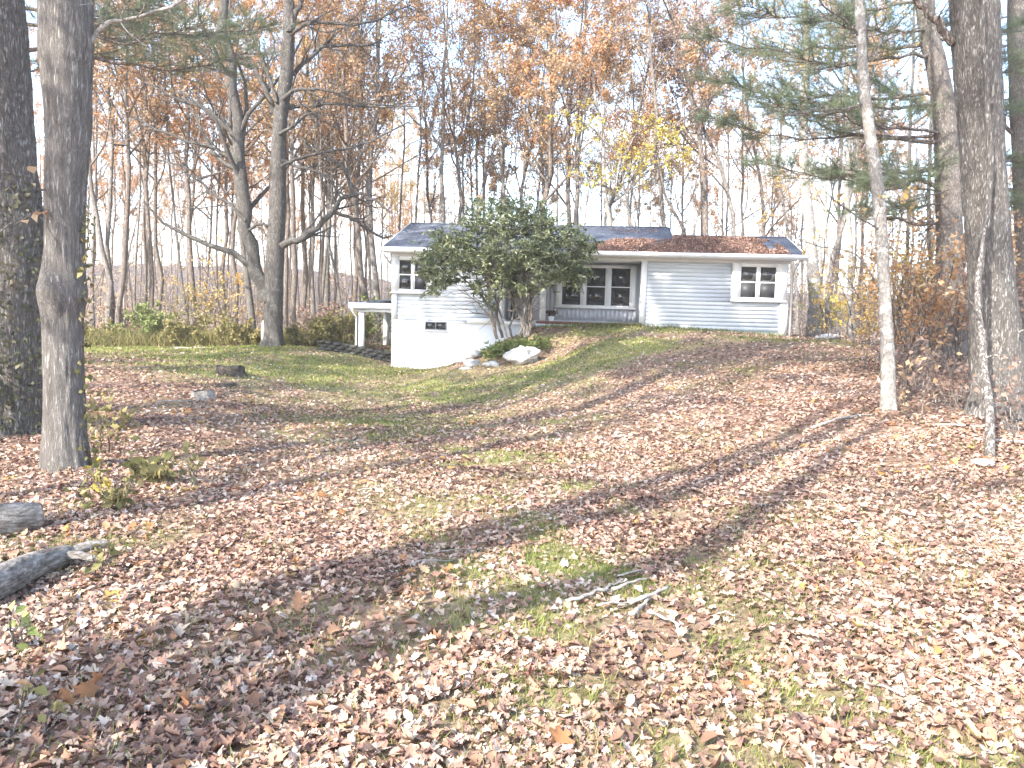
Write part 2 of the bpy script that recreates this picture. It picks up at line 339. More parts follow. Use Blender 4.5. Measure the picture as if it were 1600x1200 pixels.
def taper(R0, n, end=.25): return R0[:, None] * np.linspace(1, end, n)[None, :]

def leaf_quads(r, C, size, aspect=.62, curl=.3, updir=.3, dirs=None):
    """bent four-triangle-free leaves: two quads folded along the midrib"""
    n = len(C); d = nrm(r.normal(0, 1, (n, 3)) if dirs is None else dirs + r.normal(0, .35, (n, 3))); u = r.normal(0, 1, (n, 3)); u[:, 2] += updir; s = nrm(np.cross(d, u)); nn = np.cross(s, d)
    Ls = (size * r.uniform(.7, 1.3, n))[:, None]; W = Ls * aspect * .5
    a = C; c = C + d * Ls - nn * Ls * curl * .6; m = C + d * Ls * .45
    bL = m + s * W + nn * W * curl; bR = m - s * W + nn * W * curl
    V = np.stack([a, bL, c, bR], 1).reshape(-1, 3); k = np.arange(n)[:, None] * 4
    return V, np.concatenate([np.c_[k, k + 1, k + 2], np.c_[k, k + 2, k + 3]], 0), n

def spline(pts, n):
    """Catmull-Rom through pts"""
    p = np.asarray(pts, float)
    if len(p) == 2: return p[0] + (p[1] - p[0]) * np.linspace(0, 1, n)[:, None]
    q = np.r_[[2 * p[0] - p[1]], p, [2 * p[-1] - p[-2]]]; t = np.linspace(0, len(p) - 1 - 1e-6, n); i = t.astype(int); f = (t - i)[:, None]
    a, b_, c, d = q[i], q[i + 1], q[i + 2], q[i + 3]
    return .5 * ((2 * b_) + (c - a) * f + (2 * a - 5 * b_ + 4 * c - d) * f ** 2 + (3 * b_ - a - 3 * c + d) * f ** 3)

def arclen(p, n):
    q = spline(p, 400) if len(p) > 2 else spline(p, n); d = np.r_[0, np.cumsum(np.linalg.norm(np.diff(q[:, :3], axis=0), axis=1))]; t = np.linspace(0, d[-1], n)
    return np.stack([np.interp(t, d, q[:, k]) for k in range(q.shape[1])], 1)

def crown_geo(r, path, rad, o):
    """limbs, twigs and leaves for a trunk; returns (V,F list,rnd,mid)"""
    H = np.linalg.norm(path[-1] - path[0]); n1 = o.get('limbs', 18)
    S1, D1, L1, R1 = kids(r, path[None], rad[None], n1, o.get('t0', .35), .99, o.get('ang', .85), 1, np.array([H]), .35, .55)
    L1 = np.clip(L1 * o.get('len', .24), .8, o.get('maxlen', 7)); R1 = np.minimum(R1, L1 * .026 + .01)
    P1 = grow(r, S1, D1, L1, 7, .16, o.get('up', .10)); Rr1 = taper(R1, 7, .3)
    V1, F1 = tubes(P1, Rr1, 5)
    S2, D2, L2, R2 = kids(r, P1, Rr1, o.get('n2', 6), .2, 1, .75, .42, L1); P2 = grow(r, S2, D2, L2, 5, .18, .05); Rr2 = taper(R2, 5); V2, F2 = tubes(P2, Rr2, 3)
    S3, D3, L3, R3 = kids(r, P2, Rr2, o.get('n3', 5), .15, 1, .7, .55, L2); P3 = grow(r, S3, D3, L3, 2, .2, .03); Rr3 = np.maximum(taper(np.minimum(R3, .011), 2, .5), .0042); V3, F3 = tubes(P3, Rr3, 3)
    Vs = [V1, V2, V3]; Fs = [F1, F2 + len(V1), F3 + len(V1) + len(V2)]; n0 = len(V1) + len(V2) + len(V3); nw = sum(map(len, Fs))
    nl = int(o.get('leaves', 1200) * 2.8)
    if nl:
        k = r.integers(0, len(P3), nl); f = r.uniform(0, 1, (nl, 1)); C = P3[k, 0] * (1 - f) + P3[k, 1] * f
        lo, hi = o.get('leaf_z', (-99, 999)); C = C + r.normal(0, .07, C.shape); g = (C[:, 2] > lo) & (C[:, 2] < hi) & (vnoise(C * .55, 77) > o.get('gap', .33)); C = C[g]
        VL, FL, nl = leaf_quads(r, C, o.get('leaf', .125), .7, .35); cl = vnoise(C * .6, 5); rn = np.clip(r.uniform(0, 1, nl) * .6 + cl * .5 - .05, 0, 1)
        return np.concatenate(Vs + [VL]), [np.concatenate(Fs), FL + n0], np.r_[np.zeros(nw), rn, rn], np.r_[np.zeros(nw, int), np.ones(2 * nl, int)]
    return np.concatenate(Vs), [np.concatenate(Fs)], np.zeros(nw), np.zeros(nw, int)

def rough_trunk(path, rad, sides, amp, seed, flare=0, bulges=()):
    n = len(path); V, F = tubes(path[None], rad[None], sides); V = V.reshape(n, sides, 3); c = path[:, None]; rel = V - c
    ang = np.arange(sides) * 2 * np.pi / sides; s = np.r_[0, np.cumsum(np.linalg.norm(np.diff(path, axis=0), axis=1))]
    A_, S_ = np.meshgrid(ang, s); R_ = np.repeat(rad[:, None], sides, 1)
    q = np.stack([np.cos(A_) * R_ * 22, np.sin(A_) * R_ * 22, S_ * 3.0], -1).reshape(-1, 3)
    wob = q + (fbm(q * .5, 2, seed)[:, None] - .5) * 2.2
    rid = 1 - np.abs(vnoise(wob, seed + 3) * 2 - 1); rid = rid * .7 + .3 * vnoise(wob * np.array([2, 2, 1.6]), seed + 9)
    big = fbm(np.stack([np.cos(A_) * 1.2, np.sin(A_) * 1.2, S_ * .6], -1).reshape(-1, 3), 2, seed + 20) - .5
    k = 1 + (amp * (.55 - rid) / np.maximum(R_.ravel(), .02) + big * .16)
    for (h_, a_, b_, w_) in bulges: k = k + (b_ * np.exp(-((path[:, 2][:, None] - h_) / w_) ** 2) * np.exp(-((((A_ - a_ + np.pi) % (2 * np.pi)) - np.pi) / .8) ** 2)).ravel()
    if flare: k = k + (flare * np.exp(-S_ / .28) * (1 + .45 * np.cos(A_ * 5 + seed) + .25 * np.cos(A_ * 3 + 1))).ravel()
    return (c + rel * k.reshape(n, sides, 1)).reshape(-1, 3), F

def extend(path3, zt):
    p = [np.array(q, float) for q in path3]
    if p[-1][2] < zt:
        d = p[-1] - p[-2]; d = d / max(d[2], .3); d[:2] *= .5; p.append(p[-1] + d * (zt - p[-1][2]) * .5); d[:2] *= .3; p.append(p[-1] + d * (zt - p[-1][2]))
    return p

def make_tree(name, base, px_path, Y, w0, bark, pal_, label, group=None, cat='tree', ztop=20, sides=8, seed=0, crown=None, w1=None, parent=None, flare=.25, amp=0, npts=14, loc_path=None):
    r = np.random.default_rng(1000 + seed)
    if base is None: base = on_ground(px_path[0][0], Y)
    pts = [base + np.array([0, 0, -.15])]
    if loc_path is None:
        for (a_, b_) in px_path[1:]: pts.append(P(a_, b_, Y))
    else: pts += [base + np.array(q) for q in loc_path]
    wp = extend(pts, ztop); path = arclen(wp, npts) - base
    H = np.linalg.norm(path[-1] - path[0]); s = np.linspace(0, 1, npts); r0 = w0 / F_PX * Y * .5
    rad = r0 * (1 - s * .86) if w1 is None else r0 + (w1 / F_PX * Y * .5 - r0) * np.minimum(1, s / .6); rad = np.maximum(rad * (1 - .75 * np.clip((s - .55) / .45, 0, 1)), .012)
    root = empty(name, base); tag(root, label, cat, group)
    if amp: V, F = rough_trunk(path, rad, sides, amp, seed, flare)
    else:
        path[1:-1, :2] += r.normal(0, r0 * .45, (npts - 2, 2)); path[:, :2] += np.sin(s * r.uniform(6, 14) + r.uniform(0, 6))[:, None] * s[:, None] * r.normal(0, .22, 2); rad2 = rad * r.uniform(.93, 1.07, npts); rad2[0] *= 1 + flare * 1.5; V, F = tubes(path[None], rad2[None], sides)
    link('trunk', mesh('trunk', V, F, BARK[bark], True), root)
    o = dict(leaves=1300, t0=.34, limbs=15); o.update(crown or {})
    if 'leaf_z' in o: o['leaf_z'] = (o['leaf_z'][0] - base[2], o['leaf_z'][1] - base[2])
    V, F, rn, mi = crown_geo(r, path, rad, o); c = link('crown', mesh('crown', V, F, [BARK[bark], LEAF[pal_]], True, rn, mi), root)
    return root

# ------------------------------------------------------------------ house
HX, HY, HA = -3.98, 25.3, -math.radians(5.5)
house = empty('ranch_house', (HX, HY, 0), HA)
tag(house, 'pale grey clapboard ranch house with white trim and dark shingle roof on the rise', 'house')
M_SIDE = m_flat('siding_paint', (.56, .6, .65), .55, .3, .04, 2)
M_BATTEN = m_flat('porch_board_paint', (.48, .49, .54), .55, .3, .04, 2)
M_WHITE = m_flat('white_trim', (.82, .82, .82), .5, .35, .03, 2)
M_FOUND = m_noise('white_masonry', [(.3, (.7, .72, .74)), (.6, (.82, .83, .84))], 2.5, rough=.8, bump=.3, bscale=25, dist=.01)
M_DOOR = m_flat('door_paint', (.68, .67, .71), .45, .35, .02, 2)
M_ROOF = m_noise('roof_shingle', [(.35, (.05, .056, .07)), (.5, (.105, .117, .145)), (.68, (.2, .22, .255))], 6, (1, 3, 3), rough=.85, bump=.5, bscale=30)
M_DARK = m_flat('dark_interior', (.03, .03, .032), .8, .1)
M_BRICK = m_noise('brick_red', [(.3, (.15, .06, .045)), (.7, (.3, .14, .11))], 9, rough=.9, bump=.3)
M_MORTAR = m_flat('mortar', (.42, .38, .35), .9)
M_METAL = m_flat('grey_downspout', (.3, .31, .32), .4, .4)
mgl, tg, bgl = mat_base('window_glass', .03, .9); bgl.inputs['Base Color'].default_value = (.018, .02, .022, 1); bgl.inputs['Metallic'].default_value = 0; bgl.inputs['Coat Weight'].default_value = .0; bgl.inputs['Coat Roughness'].default_value = .02
M_GLASS = mgl
M_SCREEN = m_flat('window_screen', (.04, .041, .044), .5, .3)
M_CURT = m_flat('curtain_cloth', (.5, .5, .5), .9)
hb = lambda a, b: MB().box(a, b)
ZS, ZT = 1.5, 3.66                 # bottom of the siding, top of the wall
D_MAIN, D_WING = 7.2, 4.8
# masonry base and wall cores (set behind the boards)
hb((0, .0, -.6), (3.62, D_MAIN, ZS)).obj('foundation', M_FOUND, house)
hb((3.62, 1.25, -.2), (8.0, D_MAIN, 1.6)).obj('foundation', M_FOUND, house)
hb((8.0, .03, .9), (12.5, D_WING, 1.42)).obj('foundation', M_FOUND, house)
hb((.02, .05, ZS), (3.6, D_MAIN - .02, ZT)).obj('wall', M_SIDE, house)
hb((3.6, 1.27, 1.6), (8.02, D_MAIN - .02, ZT)).obj('wall', M_SIDE, house)
hb((8.02, .05, 1.42), (12.48, D_WING - .02, ZT)).obj('wall', M_SIDE, house)
hb((3.6, .045, 3.56), (8.02, 1.27, 3.66)).obj('porch_ceiling', M_WHITE, house)
# clapboards, one object per course, each a tilted board
def clapboard(u0, u1, z, h, v=.05):
    b = MB(); b.prism([(v, z), (v - .008, z), (v - .0055, z + h), (v, z + h)], 0, u0, u1)
    return b
def courses(u0, u1, z0, z1, h=.126, v=.05, holes=()):
    z = z0; k = 0
    while z < z1 - .02:
        hh = min(h, z1 - z); segs = [(u0, u1)]
        for (a, b_, c, d) in holes:
            if z + hh > c + .01 and z < d - .01:
                segs = [s for q in segs for s in ((q[0], min(q[1], a)), (max(q[0], b_), q[1])) if s[1] - s[0] > .03]
        for s in segs: clapboard(s[0], s[1], z, hh + .004, v).obj('clapboard', M_SIDE, house)
        z += h
hb((-.015, .02, 1.42), (3.62, .06, 1.5)).obj('sill_board', M_SIDE, house)
courses(.17, 3.5, 1.5, 3.5, holes=[(-1, 1.42, 2.36, 9)])
courses(8.17, 12.28, 1.46, 3.52, holes=[(10.76, 99, 2.36, 9)])
# corner boards and trim
for a, b_, z0, z1 in [(-.02, .16, 1.5, 2.36), (3.5, 3.68, 1.5, 3.56), (7.98, 8.16, 1.42, 3.56), (12.29, 12.52, 1.3, 2.36)]:
    hb((a, .005, z0), (b_, .12, z1)).obj('corner_board', M_WHITE, house)
hb((4.82, .03, 1.62), (5.0, .21, 3.56)).obj('porch_post', M_WHITE, house)
hb((-.04, -.02, 3.56), (12.54, .06, 3.70)).obj('frieze_board', M_WHITE, house)

def window(u0, u1, z0, z1, v, bays, casing_l=.13, casing_r=.13, mull=.1, head=.1, sill=.07, screens=0, name='window'):
    """double-hung bays between casings; frame proud of the wall at v"""
    fr = MB().box((u0, v - .06, z0), (u0 + casing_l, v + .02, z1)).box((u1 - casing_r, v - .06, z0), (u1, v + .02, z1))
    fr.box((u0 + casing_l, v - .055, z1 - head), (u1 - casing_r, v + .02, z1)).box((u0 + casing_l, v - .055, z0), (u1 - casing_r, v + .02, z0 + sill))
    wd = (u1 - u0 - casing_l - casing_r - mull * (bays - 1)) / bays; w_ = None
    for k in range(1, bays): x = u0 + casing_l + k * wd + (k - 1) * mull; fr.box((x, v - .05, z0 + sill), (x + mull, v + .02, z1 - head))
    fo = fr.obj(name, M_WHITE, house)
    MB().box((u0 - .03, v - .09, z0 - .045), (u1 + .03, v + .02, z0 - .002)).obj('sill', M_WHITE, fo)
    for k in range(bays):
        x = u0 + casing_l + k * (wd + mull); zb, zt = z0 + sill, z1 - head; zm = (zb + zt) / 2
        for a, b_, dv in ((zb, zm, -.012), (zm, zt, -.002)):
            s = MB(); e = .017; s.box((x, v - .035 + dv, a), (x + e, v + .01, b_)).box((x + wd - e, v - .035 + dv, a), (x + wd, v + .01, b_)).box((x + e, v - .032 + dv, a), (x + wd - e, v + .01, a + e)).box((x + e, v - .032 + dv, b_ - e), (x + wd - e, v + .01, b_))
            s.obj('sash', M_WHITE, fo); MB().box((x + e, v - .018 + dv, a + e), (x + wd - e, v - .010 + dv, b_ - e)).obj('pane', M_SCREEN if a == zb and k >= screens else M_GLASS, fo)
    return fo
window(-.03, 1.40, 2.40, 3.555, .0, 2, .25, .25, .09, .11, .08, screens=1)
window(10.78, 12.44, 2.42, 3.555, .0, 2, .25, .33, .09, .09, .07, screens=0)
window(5.28, 7.9, 2.1, 3.5, 1.22, 3, .18, .18, .17, .09, .05, screens=9)
# porch back wall of vertical boards
u = 3.62
while u < 7.97:
    e = min(u + .145, 7.98)
    for z0, z1 in ([(1.66, 2.05), (3.505, 3.56)] if 5.2 < u < 7.85 else ([(1.66, 3.56)] if not 3.66 < u < 4.86 else [(3.5, 3.56)])):
        hb((u, 1.235, z0), (e - .014, 1.262, z1)).obj('board', M_BATTEN, house)
    u += .145
d = MB().box((3.98, 1.2, 1.67), (4.78, 1.245, 3.49)).obj('door', M_DOOR, house)
for z0, z1 in ((1.8, 2.45), (2.6, 3.35)):
    for x in (4.06, 4.42): MB().box((x, 1.185, z0), (x + .28, 1.2, z1)).obj('door_panel', M_DOOR, d)
MB().tube([(4.7, 1.2, 2.6), (4.7, 1.13, 2.6)], [.03, .035], 8).obj('handle', M_METAL, d)
hb((3.68, 1.19, 1.67), (3.76, 1.25, 3.55)).box((3.93, 1.188, 1.67), (3.975, 1.25, 3.49)).box((4.785, 1.188, 1.67), (4.87, 1.25, 3.55)).box((3.76, 1.187, 3.495), (4.785, 1.25, 3.55)).obj('door_frame', M_WHITE, house)
hb((3.762, 1.21, 1.67), (3.928, 1.23, 3.49)).obj('sidelight', M_GLASS, house)
# porch floor with a brick edge
hb((3.6, .12, 1.3), (7.98, 1.25, 1.6)).obj('porch_floor', M_MORTAR, house)
hb((4.7, .005, 1.28), (7.97, .118, 1.512)).obj('porch_curb', M_FOUND, house)
me_b = MB().box((0, 0, 0), (.056, .118, .088)).mesh('brick', M_BRICK)
for i in range(48):
    o = link('brick', me_b, house, (4.72 + i * .0675, .0 + rng.normal(0, .003), 1.514 + rng.normal(0, .002)))
# roof: main gable and the lower wing gable, same front plane
SL = .315; ZE = 3.78; V0 = -.42
def roof(u0, u1, vr, vb, name):
    zr = ZE + (vr - V0) * SL; th = .09
    b = MB(); b.prism([(V0, ZE), (vr, zr), (vb, ZE + (2 * vr - V0 - vb) * SL), (vb, ZE + (2 * vr - V0 - vb) * SL - th), (vr, zr - th), (V0, ZE - th)], 0, u0, u1)
    return b.obj(name, M_ROOF, house)
roof(-.27, 9.1, 3.6, 7.6, 'roof'); roof(9.103, 12.9, 2.25, 4.92, 'roof')
MB().prism([(-.3, 3.7), (3.6, 4.93), (7.5, 3.7)], 0, 9.0, 9.06).obj('gable_wall', M_SIDE, house)
MB().prism([(-.3, 3.7), (2.25, 4.5), (4.8, 3.7)], 0, 12.4, 12.46).obj('gable_wall', M_SIDE, house)
MB().prism([(-.3, 3.7), (3.6, 4.93), (7.5, 3.7)], 0, .02, .08).obj('gable_wall', M_SIDE, house)
for (uu, vr, vb) in ((-.3, 3.6, 7.6), (9.1, 3.6, 7.6), (12.9, 2.25, 4.92)):       # rake boards
    zr = ZE + (vr - V0) * SL; x0, x1 = (uu, uu + .028) if uu < 9 or uu > 12 else (uu + .003, uu + .03)
    MB().prism([(V0, ZE + .01), (vr, zr + .012), (vr, zr - .16), (V0, ZE - .16)], 0, x0, x1).obj('rake_board', M_ROOF if 9 < uu < 12 else M_WHITE, house)
hb((-.25, 3.55, ZE + 4.02 * SL - .01), (9.08, 3.65, ZE + 4.02 * SL + .025)).obj('ridge_cap', M_ROOF, house)
hb((9.15, 2.2, ZE + 2.67 * SL - .01), (12.88, 2.3, ZE + 2.67 * SL + .025)).obj('ridge_cap', M_ROOF, house)
hb((-.25, -.4, 3.655), (12.88, .0, 3.68)).obj('soffit', M_WHITE, house)
hb((-.26, -.43, 3.64), (12.89, -.403, 3.785)).obj('fascia', M_WHITE, house)
MB().prism([(-.44, 3.66), (-.52, 3.66), (-.56, 3.72), (-.56, 3.80), (-.545, 3.80), (-.545, 3.725), (-.51, 3.675), (-.44, 3.675)], 0, -.28, 12.91).obj('gutter', M_WHITE, house)
MB().tube([(12.62, -.5, 3.66), (12.62, -.45, 3.5), (12.6, -.06, 3.3), (12.6, -.05, 1.5), (12.6, -.05, 1.28)], .035, 6).obj('downspout', M_METAL, house)
MB().tube([(-.2, -.5, 3.66), (-.18, -.42, 3.55), (-.1, .2, 3.3)], .035, 6).obj('downspout', M_WHITE, house)
# basement window
f = MB().box((1.1, -.02, 1.2), (1.82, .03, 1.235)).box((1.1, -.02, 1.445), (1.82, .03, 1.478)).box((1.1, -.019, 1.235), (1.13, .03, 1.445)).box((1.79, -.019, 1.235), (1.82, .03, 1.445)).box((1.445, -.018, 1.235), (1.475, .03, 1.445)).obj('basement_window', m_flat('weathered_frame', (.3, .29, .28)), house)
for x in (1.13, 1.475): MB().box((x, -.006, 1.235), (x + .315, .002, 1.445)).obj('pane', M_GLASS, f)
MB().box((1.06, -.07, 1.16), (1.86, .02, 1.197)).obj('sill', M_FOUND, f)
# side porch on the left
sp = [MB().prism([(-2.1, 1.98), (-.02, 2.2), (-.02, 2.28), (-2.12, 2.06)], 1, 2.2, 6.2).obj('side_porch_roof', M_ROOF, house),
      hb((-2.15, 2.16, 1.86), (-.03, 2.2, 2.06)).obj('side_porch_fascia', M_WHITE, house),
      hb((-1.95, 2.4, 1.74), (-.03, 2.52, 1.86)).obj('side_porch_beam', M_WHITE, house),
      hb((-2.14, 2.2, 1.84), (-2.1, 6.2, 2.04)).obj('side_porch_fascia', M_WHITE, house)]
for a, v in ((-1.84, 2.38), (-1.84, 5.8), (-.52, 2.38)):
    hb((a, v, .0), (a + .19, v + .19, 1.74)).obj('porch_post', M_WHITE, house)
MB().tube([(-2.02, 2.14, 1.84), (-1.98, 2.2, 1.7), (-1.9, 2.33, 1.55), (-1.9, 2.33, .12), (-2.2, 2.2, .1), (-2.7, 2.0, .1)], .035, 6).obj('downspout', M_WHITE, house)
hb((-2.3, 2.2, -.1), (-.02, 6.2, .13)).obj('side_porch_floor', M_MORTAR, house)

def hw(u_, v_, z_):
    c, s = math.cos(HA), math.sin(HA); return np.array([HX + c * u_ - s * v_, HY + s * u_ + c * v_, z_])
# white wall beside the steps to the porch
rw = empty('retaining_wall', hw(3, -.5, 0), HA); tag(rw, 'low white masonry wall stepping up to the porch behind the shrub', 'wall')
MB().box((-.88, -.1, -.6), (1.35, .45, 1.44)).obj('wall_face', M_FOUND, rw)
MB().box((-.9, -.12, 1.443), (-.423, .44, 1.5)).box((-.42, -.12, 1.443), (.75, .44, 1.63)).obj('coping', M_WHITE, rw)
MB().box((.75, -.13, 1.45), (1.4, .2, 1.55)).obj('step', M_FOUND, rw)
# leaves caught on the roof and in the gutter
def leaf_sheet(name, C, size, pal_, label, kind='stuff', parent=None, flat=True, r=rng, cat=None):
    n = len(C); dirs = r.normal(0, 1, (n, 3)); dirs[:, 2] *= .25
    V, F, n = leaf_quads(r, C, size, .7, .35, 2.5, dirs); rn = r.uniform(0, 1, n)
    return tag(link(name, mesh(name, V, F, LEAF[pal_], False, np.r_[rn, rn]), parent), label, cat, kind=kind)
n = 30000; uu = rng.uniform(6.0, 12.45, n); tt = rng.uniform(0, 1, n); dep = np.where(uu > 9.1, 2.62, 2.0) * np.clip((uu - 5.6) / 1.6, .1, 1); vv = V0 - .05 + tt * dep
keep = (fbm(np.c_[uu * 2, vv * 2, 0 * uu], 3, 8) > .12 + .12 * tt + .06 * (uu < 9.1) + .4 * (uu > 11.9)) | (tt < .12); uu, vv = uu[keep], vv[keep]
leaf_sheet('roof_leaves', np.c_[uu, vv, ZE + (vv - V0) * SL + .01 + rng.uniform(0, .02, len(uu))], .062, 'roofleaf', None, parent=house)
n = 160; uu = rng.uniform(7, 8.7, n); vv = rng.normal(2.9, .3, n); leaf_sheet('roof_leaves', np.c_[uu, vv, ZE + (vv - V0) * SL + .015], .06, 'roofleaf', None, parent=house)

# pot plant on the porch edge
pp = empty('potted_plant', hw(5.18, .45, 1.6)); tag(pp, 'small white pot with a dark leafy plant on the brick porch edge', 'potted plant')
MB().tube([(0, 0, 0), (0, 0, .03), (0, 0, .15), (0, 0, .17), (0, 0, .15)], [.07, .075, .1, .11, .09], 14).obj('pot', M_WHITE, pp, True)
C = rng.normal(0, 1, (90, 3)) * np.array([.1, .1, .05]) + np.array([0, 0, .26]); V, F, n = leaf_quads(rng, C, .09); link('foliage', mesh('foliage', V, F, m_leaf('dark_plant_leaf', pal((.04, .03, .03), (.09, .06, .05), (.14, .09, .07)), .1), False, np.r_[rng.uniform(0, 1, n), rng.uniform(0, 1, n)]), pp)

# ------------------------------------------------------------------ stones
M_STONE = m_noise('pale_stone', [(.3, (.3, .29, .275)), (.55, (.47, .46, .435)), (.75, (.62, .61, .58))], 4, rough=.9, bump=.6, bscale=9, dist=.04)
M_DSTONE = m_noise('dark_stone', [(.3, (.025, .024, .021)), (.55, (.06, .057, .05)), (.75, (.14, .135, .12))], 5, rough=.95, bump=.6, bscale=11, dist=.03)
def rock_mesh(name, sx_, sy_, sz_, seed, mat, rough=.5, lev=3):
    import bmesh
    bm = bmesh.new(); bmesh.ops.create_icosphere(bm, subdivisions=lev, radius=1)
    co = np.array([v.co[:] for v in bm.verts]); q = fbm(co * 1.3 + seed * 7.1, 3, seed) - .5; q2 = np.abs(vnoise(co * 2.2 + seed, seed + 4) - .5)
    k = 1 + q * rough * 2.4 - q2 * rough; co = co * k[:, None]; pl = nrm(np.random.default_rng(seed).normal(0, 1, (9, 3))); dd = co @ pl.T; co = co - (np.maximum(dd - .88, 0)[:, :, None] * pl[None]).sum(1) * .8; co = co + (fbm(co * 7, 2, seed + 2)[:, None] - .5) * .06
    for v, c in zip(bm.verts, co): v.co = (c[0] * sx_, c[1] * sy_, c[2] * sz_)
    me = bpy.data.meshes.new(name); bm.to_mesh(me); bm.free(); me.materials.append(mat)
    for p in me.polygons: p.use_smooth = True
    return me
def rock(name, px, Y, sx_, sy_, sz_, seed, mat, label, cat='rock', group=None, rz=0, sink=.35, lev=3):
    q = on_ground(px, Y); o = link(name, rock_mesh(name, sx_, sy_, sz_, seed, mat, lev=lev), None, q + np.array([0, 0, sz_ * (1 - 2 * sink)])); o.rotation_euler = (0, 0, rz); return tag(o, label, cat, group)
rock('boulder', 815, 21.9, .58, .42, .33, 21, M_STONE, 'large whitish boulder at the foot of the evergreen shrub', rz=-.15, sink=.22, lev=4)
for px, Y, s, lab in [(718, 23.2, .17, 'small pale stone against the white wall left of the boulder'), (736, 22.2, .26, 'long pale stone half buried in the slope left of the boulder'), (768, 21.8, .19, 'pale stone next to the left end of the large boulder'), (748, 22.9, .2, 'flat pale stone above the long half buried one'),
                     (729, 21.7, .12, 'smallest pale stone at the lower left of the rubble below the white wall')]:
    rock('stone', px, Y, s * 1.4, s, s * .55, int(px), M_STONE, lab, 'stone', rz=px % 3, sink=.3)
rock('rock', 1535, 8.0, .15, .09, .05, 12, M_STONE, 'white flat rock in front of the thin pale sapling on the right', rz=.2, sink=.25)
rock('rock', 1292, 23.5, .42, .3, .13, 15, M_STONE, 'low pale rock to the right of the house corner', rz=.2, sink=.25)
sw = empty('stone_wall', hw(-1.6, 1.0, 0), HA); tag(sw, 'low dark dry stone wall beside the side porch', 'stone wall')
rm = [rock_mesh('stone', .2, .15, .085, 40 + i, M_DSTONE, .3, 2) for i in range(5)]
for c in range(3):
    for i in range(9):
        x = -1.15 + i * .29 + (c % 2) * .14; y = rng.normal(0, .03); q = hw(-1.6 + x, 1 + y, 0)
        o = link('stone', rm[rng.integers(0, 5)], sw, (x, y, gz(q[0], q[1]) + .04 + c * .115)); o.rotation_euler = (0, 0, rng.uniform(-.3, .3)); o.scale = (rng.uniform(.8, 1.15),) * 3

# ------------------------------------------------------------------ foreground trees
def hero(name, pxs, Ys, ws, bark, label, seed, amp=.02, ztop=15, sides=72, rows=220, flare=.3, cat='tree', crown=None, pal_='rust', bulges=()):
    """trunk through given pixels: pxs bottom to top, Ys distance, ws trunk width in pixels"""
    base = on_ground(pxs[0][0], Ys[0]); pts = [base + np.array([0, 0, -.2])] + [P(a, b_, y) for (a, b_), y in zip(pxs[1:], Ys[1:])]
    r = [wv / F_PX * y * .5 for wv, y in zip(ws, Ys)]; d = nrm(pts[-1] - pts[-2]); lft = ztop - pts[-1][2]
    pts += [pts[-1] + d * lft * .5, pts[-1] + d * lft]; r += [r[-1] * .75, r[-1] * .25]
    pr = arclen(np.c_[np.array(pts), np.array(r)], rows); path = pr[:, :3] - base; rr = pr[:, 3]
    root = empty(name, base); tag(root, label, cat)
    V, F = rough_trunk(path, rr, sides, amp, seed, flare, bulges); link('trunk', mesh('trunk', V, F, BARK[bark], True), root)
    if crown:
        rg = np.random.default_rng(seed); ix = np.linspace(0, rows - 1, 14).astype(int); V, F, rn, mi = crown_geo(rg, path[ix], rr[ix], crown); link('crown', mesh('crown', V, F, [BARK[bark], LEAF[pal_]], True, rn, mi), root)
    return root, path, rr
def limb(root, pxs, Y, w0, w1, bark, seed, twigs=8, pal_=None, leaves=0, name='limb', twlen=.3, lsize=.1, up=.05, sides=8):
    r = np.random.default_rng(seed); base = np.array(root.location); yy = lambda i: Y if np.isscalar(Y) else Y[i]
    path = spline([P(q[0], q[1], yy(i)) for i, q in enumerate(pxs)], 18) - base; n = len(path); y_ = yy(0)
    rad = np.linspace(w0, w1, n) / F_PX * y_ * .5; path[1:-1] += r.normal(0, rad[0] * .3, (n - 2, 3)); V, F = tubes(path[None], rad[None], sides); lo = link(name, mesh(name, V, F, BARK[bark], True), root)
    Ln = np.array([np.linalg.norm(np.diff(path, axis=0), axis=1).sum()])
    if twigs:
        S1, D1, L1, R1 = kids(r, path[None], rad[None], twigs, .15, 1, .8, twlen, Ln, .4, .5); P1 = grow(r, S1, D1, L1, 6, .22, up); q1 = taper(R1, 6)
        S2, D2, L2, R2 = kids(r, P1, q1, 5, .15, 1, .8, .5, L1); P2 = grow(r, S2, D2, L2, 4, .25, up); q2 = np.maximum(taper(np.minimum(R2, .01), 4), .002)
        V1, F1 = tubes(P1, q1, 4); V2, F2 = tubes(P2, q2, 3); V = np.concatenate([V1, V2]); Fa = [np.concatenate([F1, F2 + len(V1)])]; nw = len(Fa[0]); rn = np.zeros(nw); mi = np.zeros(nw, int); mats = [BARK[bark]]
        if leaves:
            k = r.integers(0, len(P2), leaves); f_ = r.uniform(0, 1, (leaves, 1)); C = P2[k, 0] * (1 - f_) + P2[k, 3] * f_; VL, FL, nl = leaf_quads(r, C, lsize); ra = r.uniform(0, 1, nl)
            Fa.append(FL + len(V)); V = np.concatenate([V, VL]); rn = np.r_[rn, ra, ra]; mi = np.r_[mi, np.ones(2 * nl, int)]; mats.append(LEAF[pal_])
        tag(link('twigs', mesh('twigs', V, Fa, mats, True, rn, mi), lo), kind='stuff')
    return lo

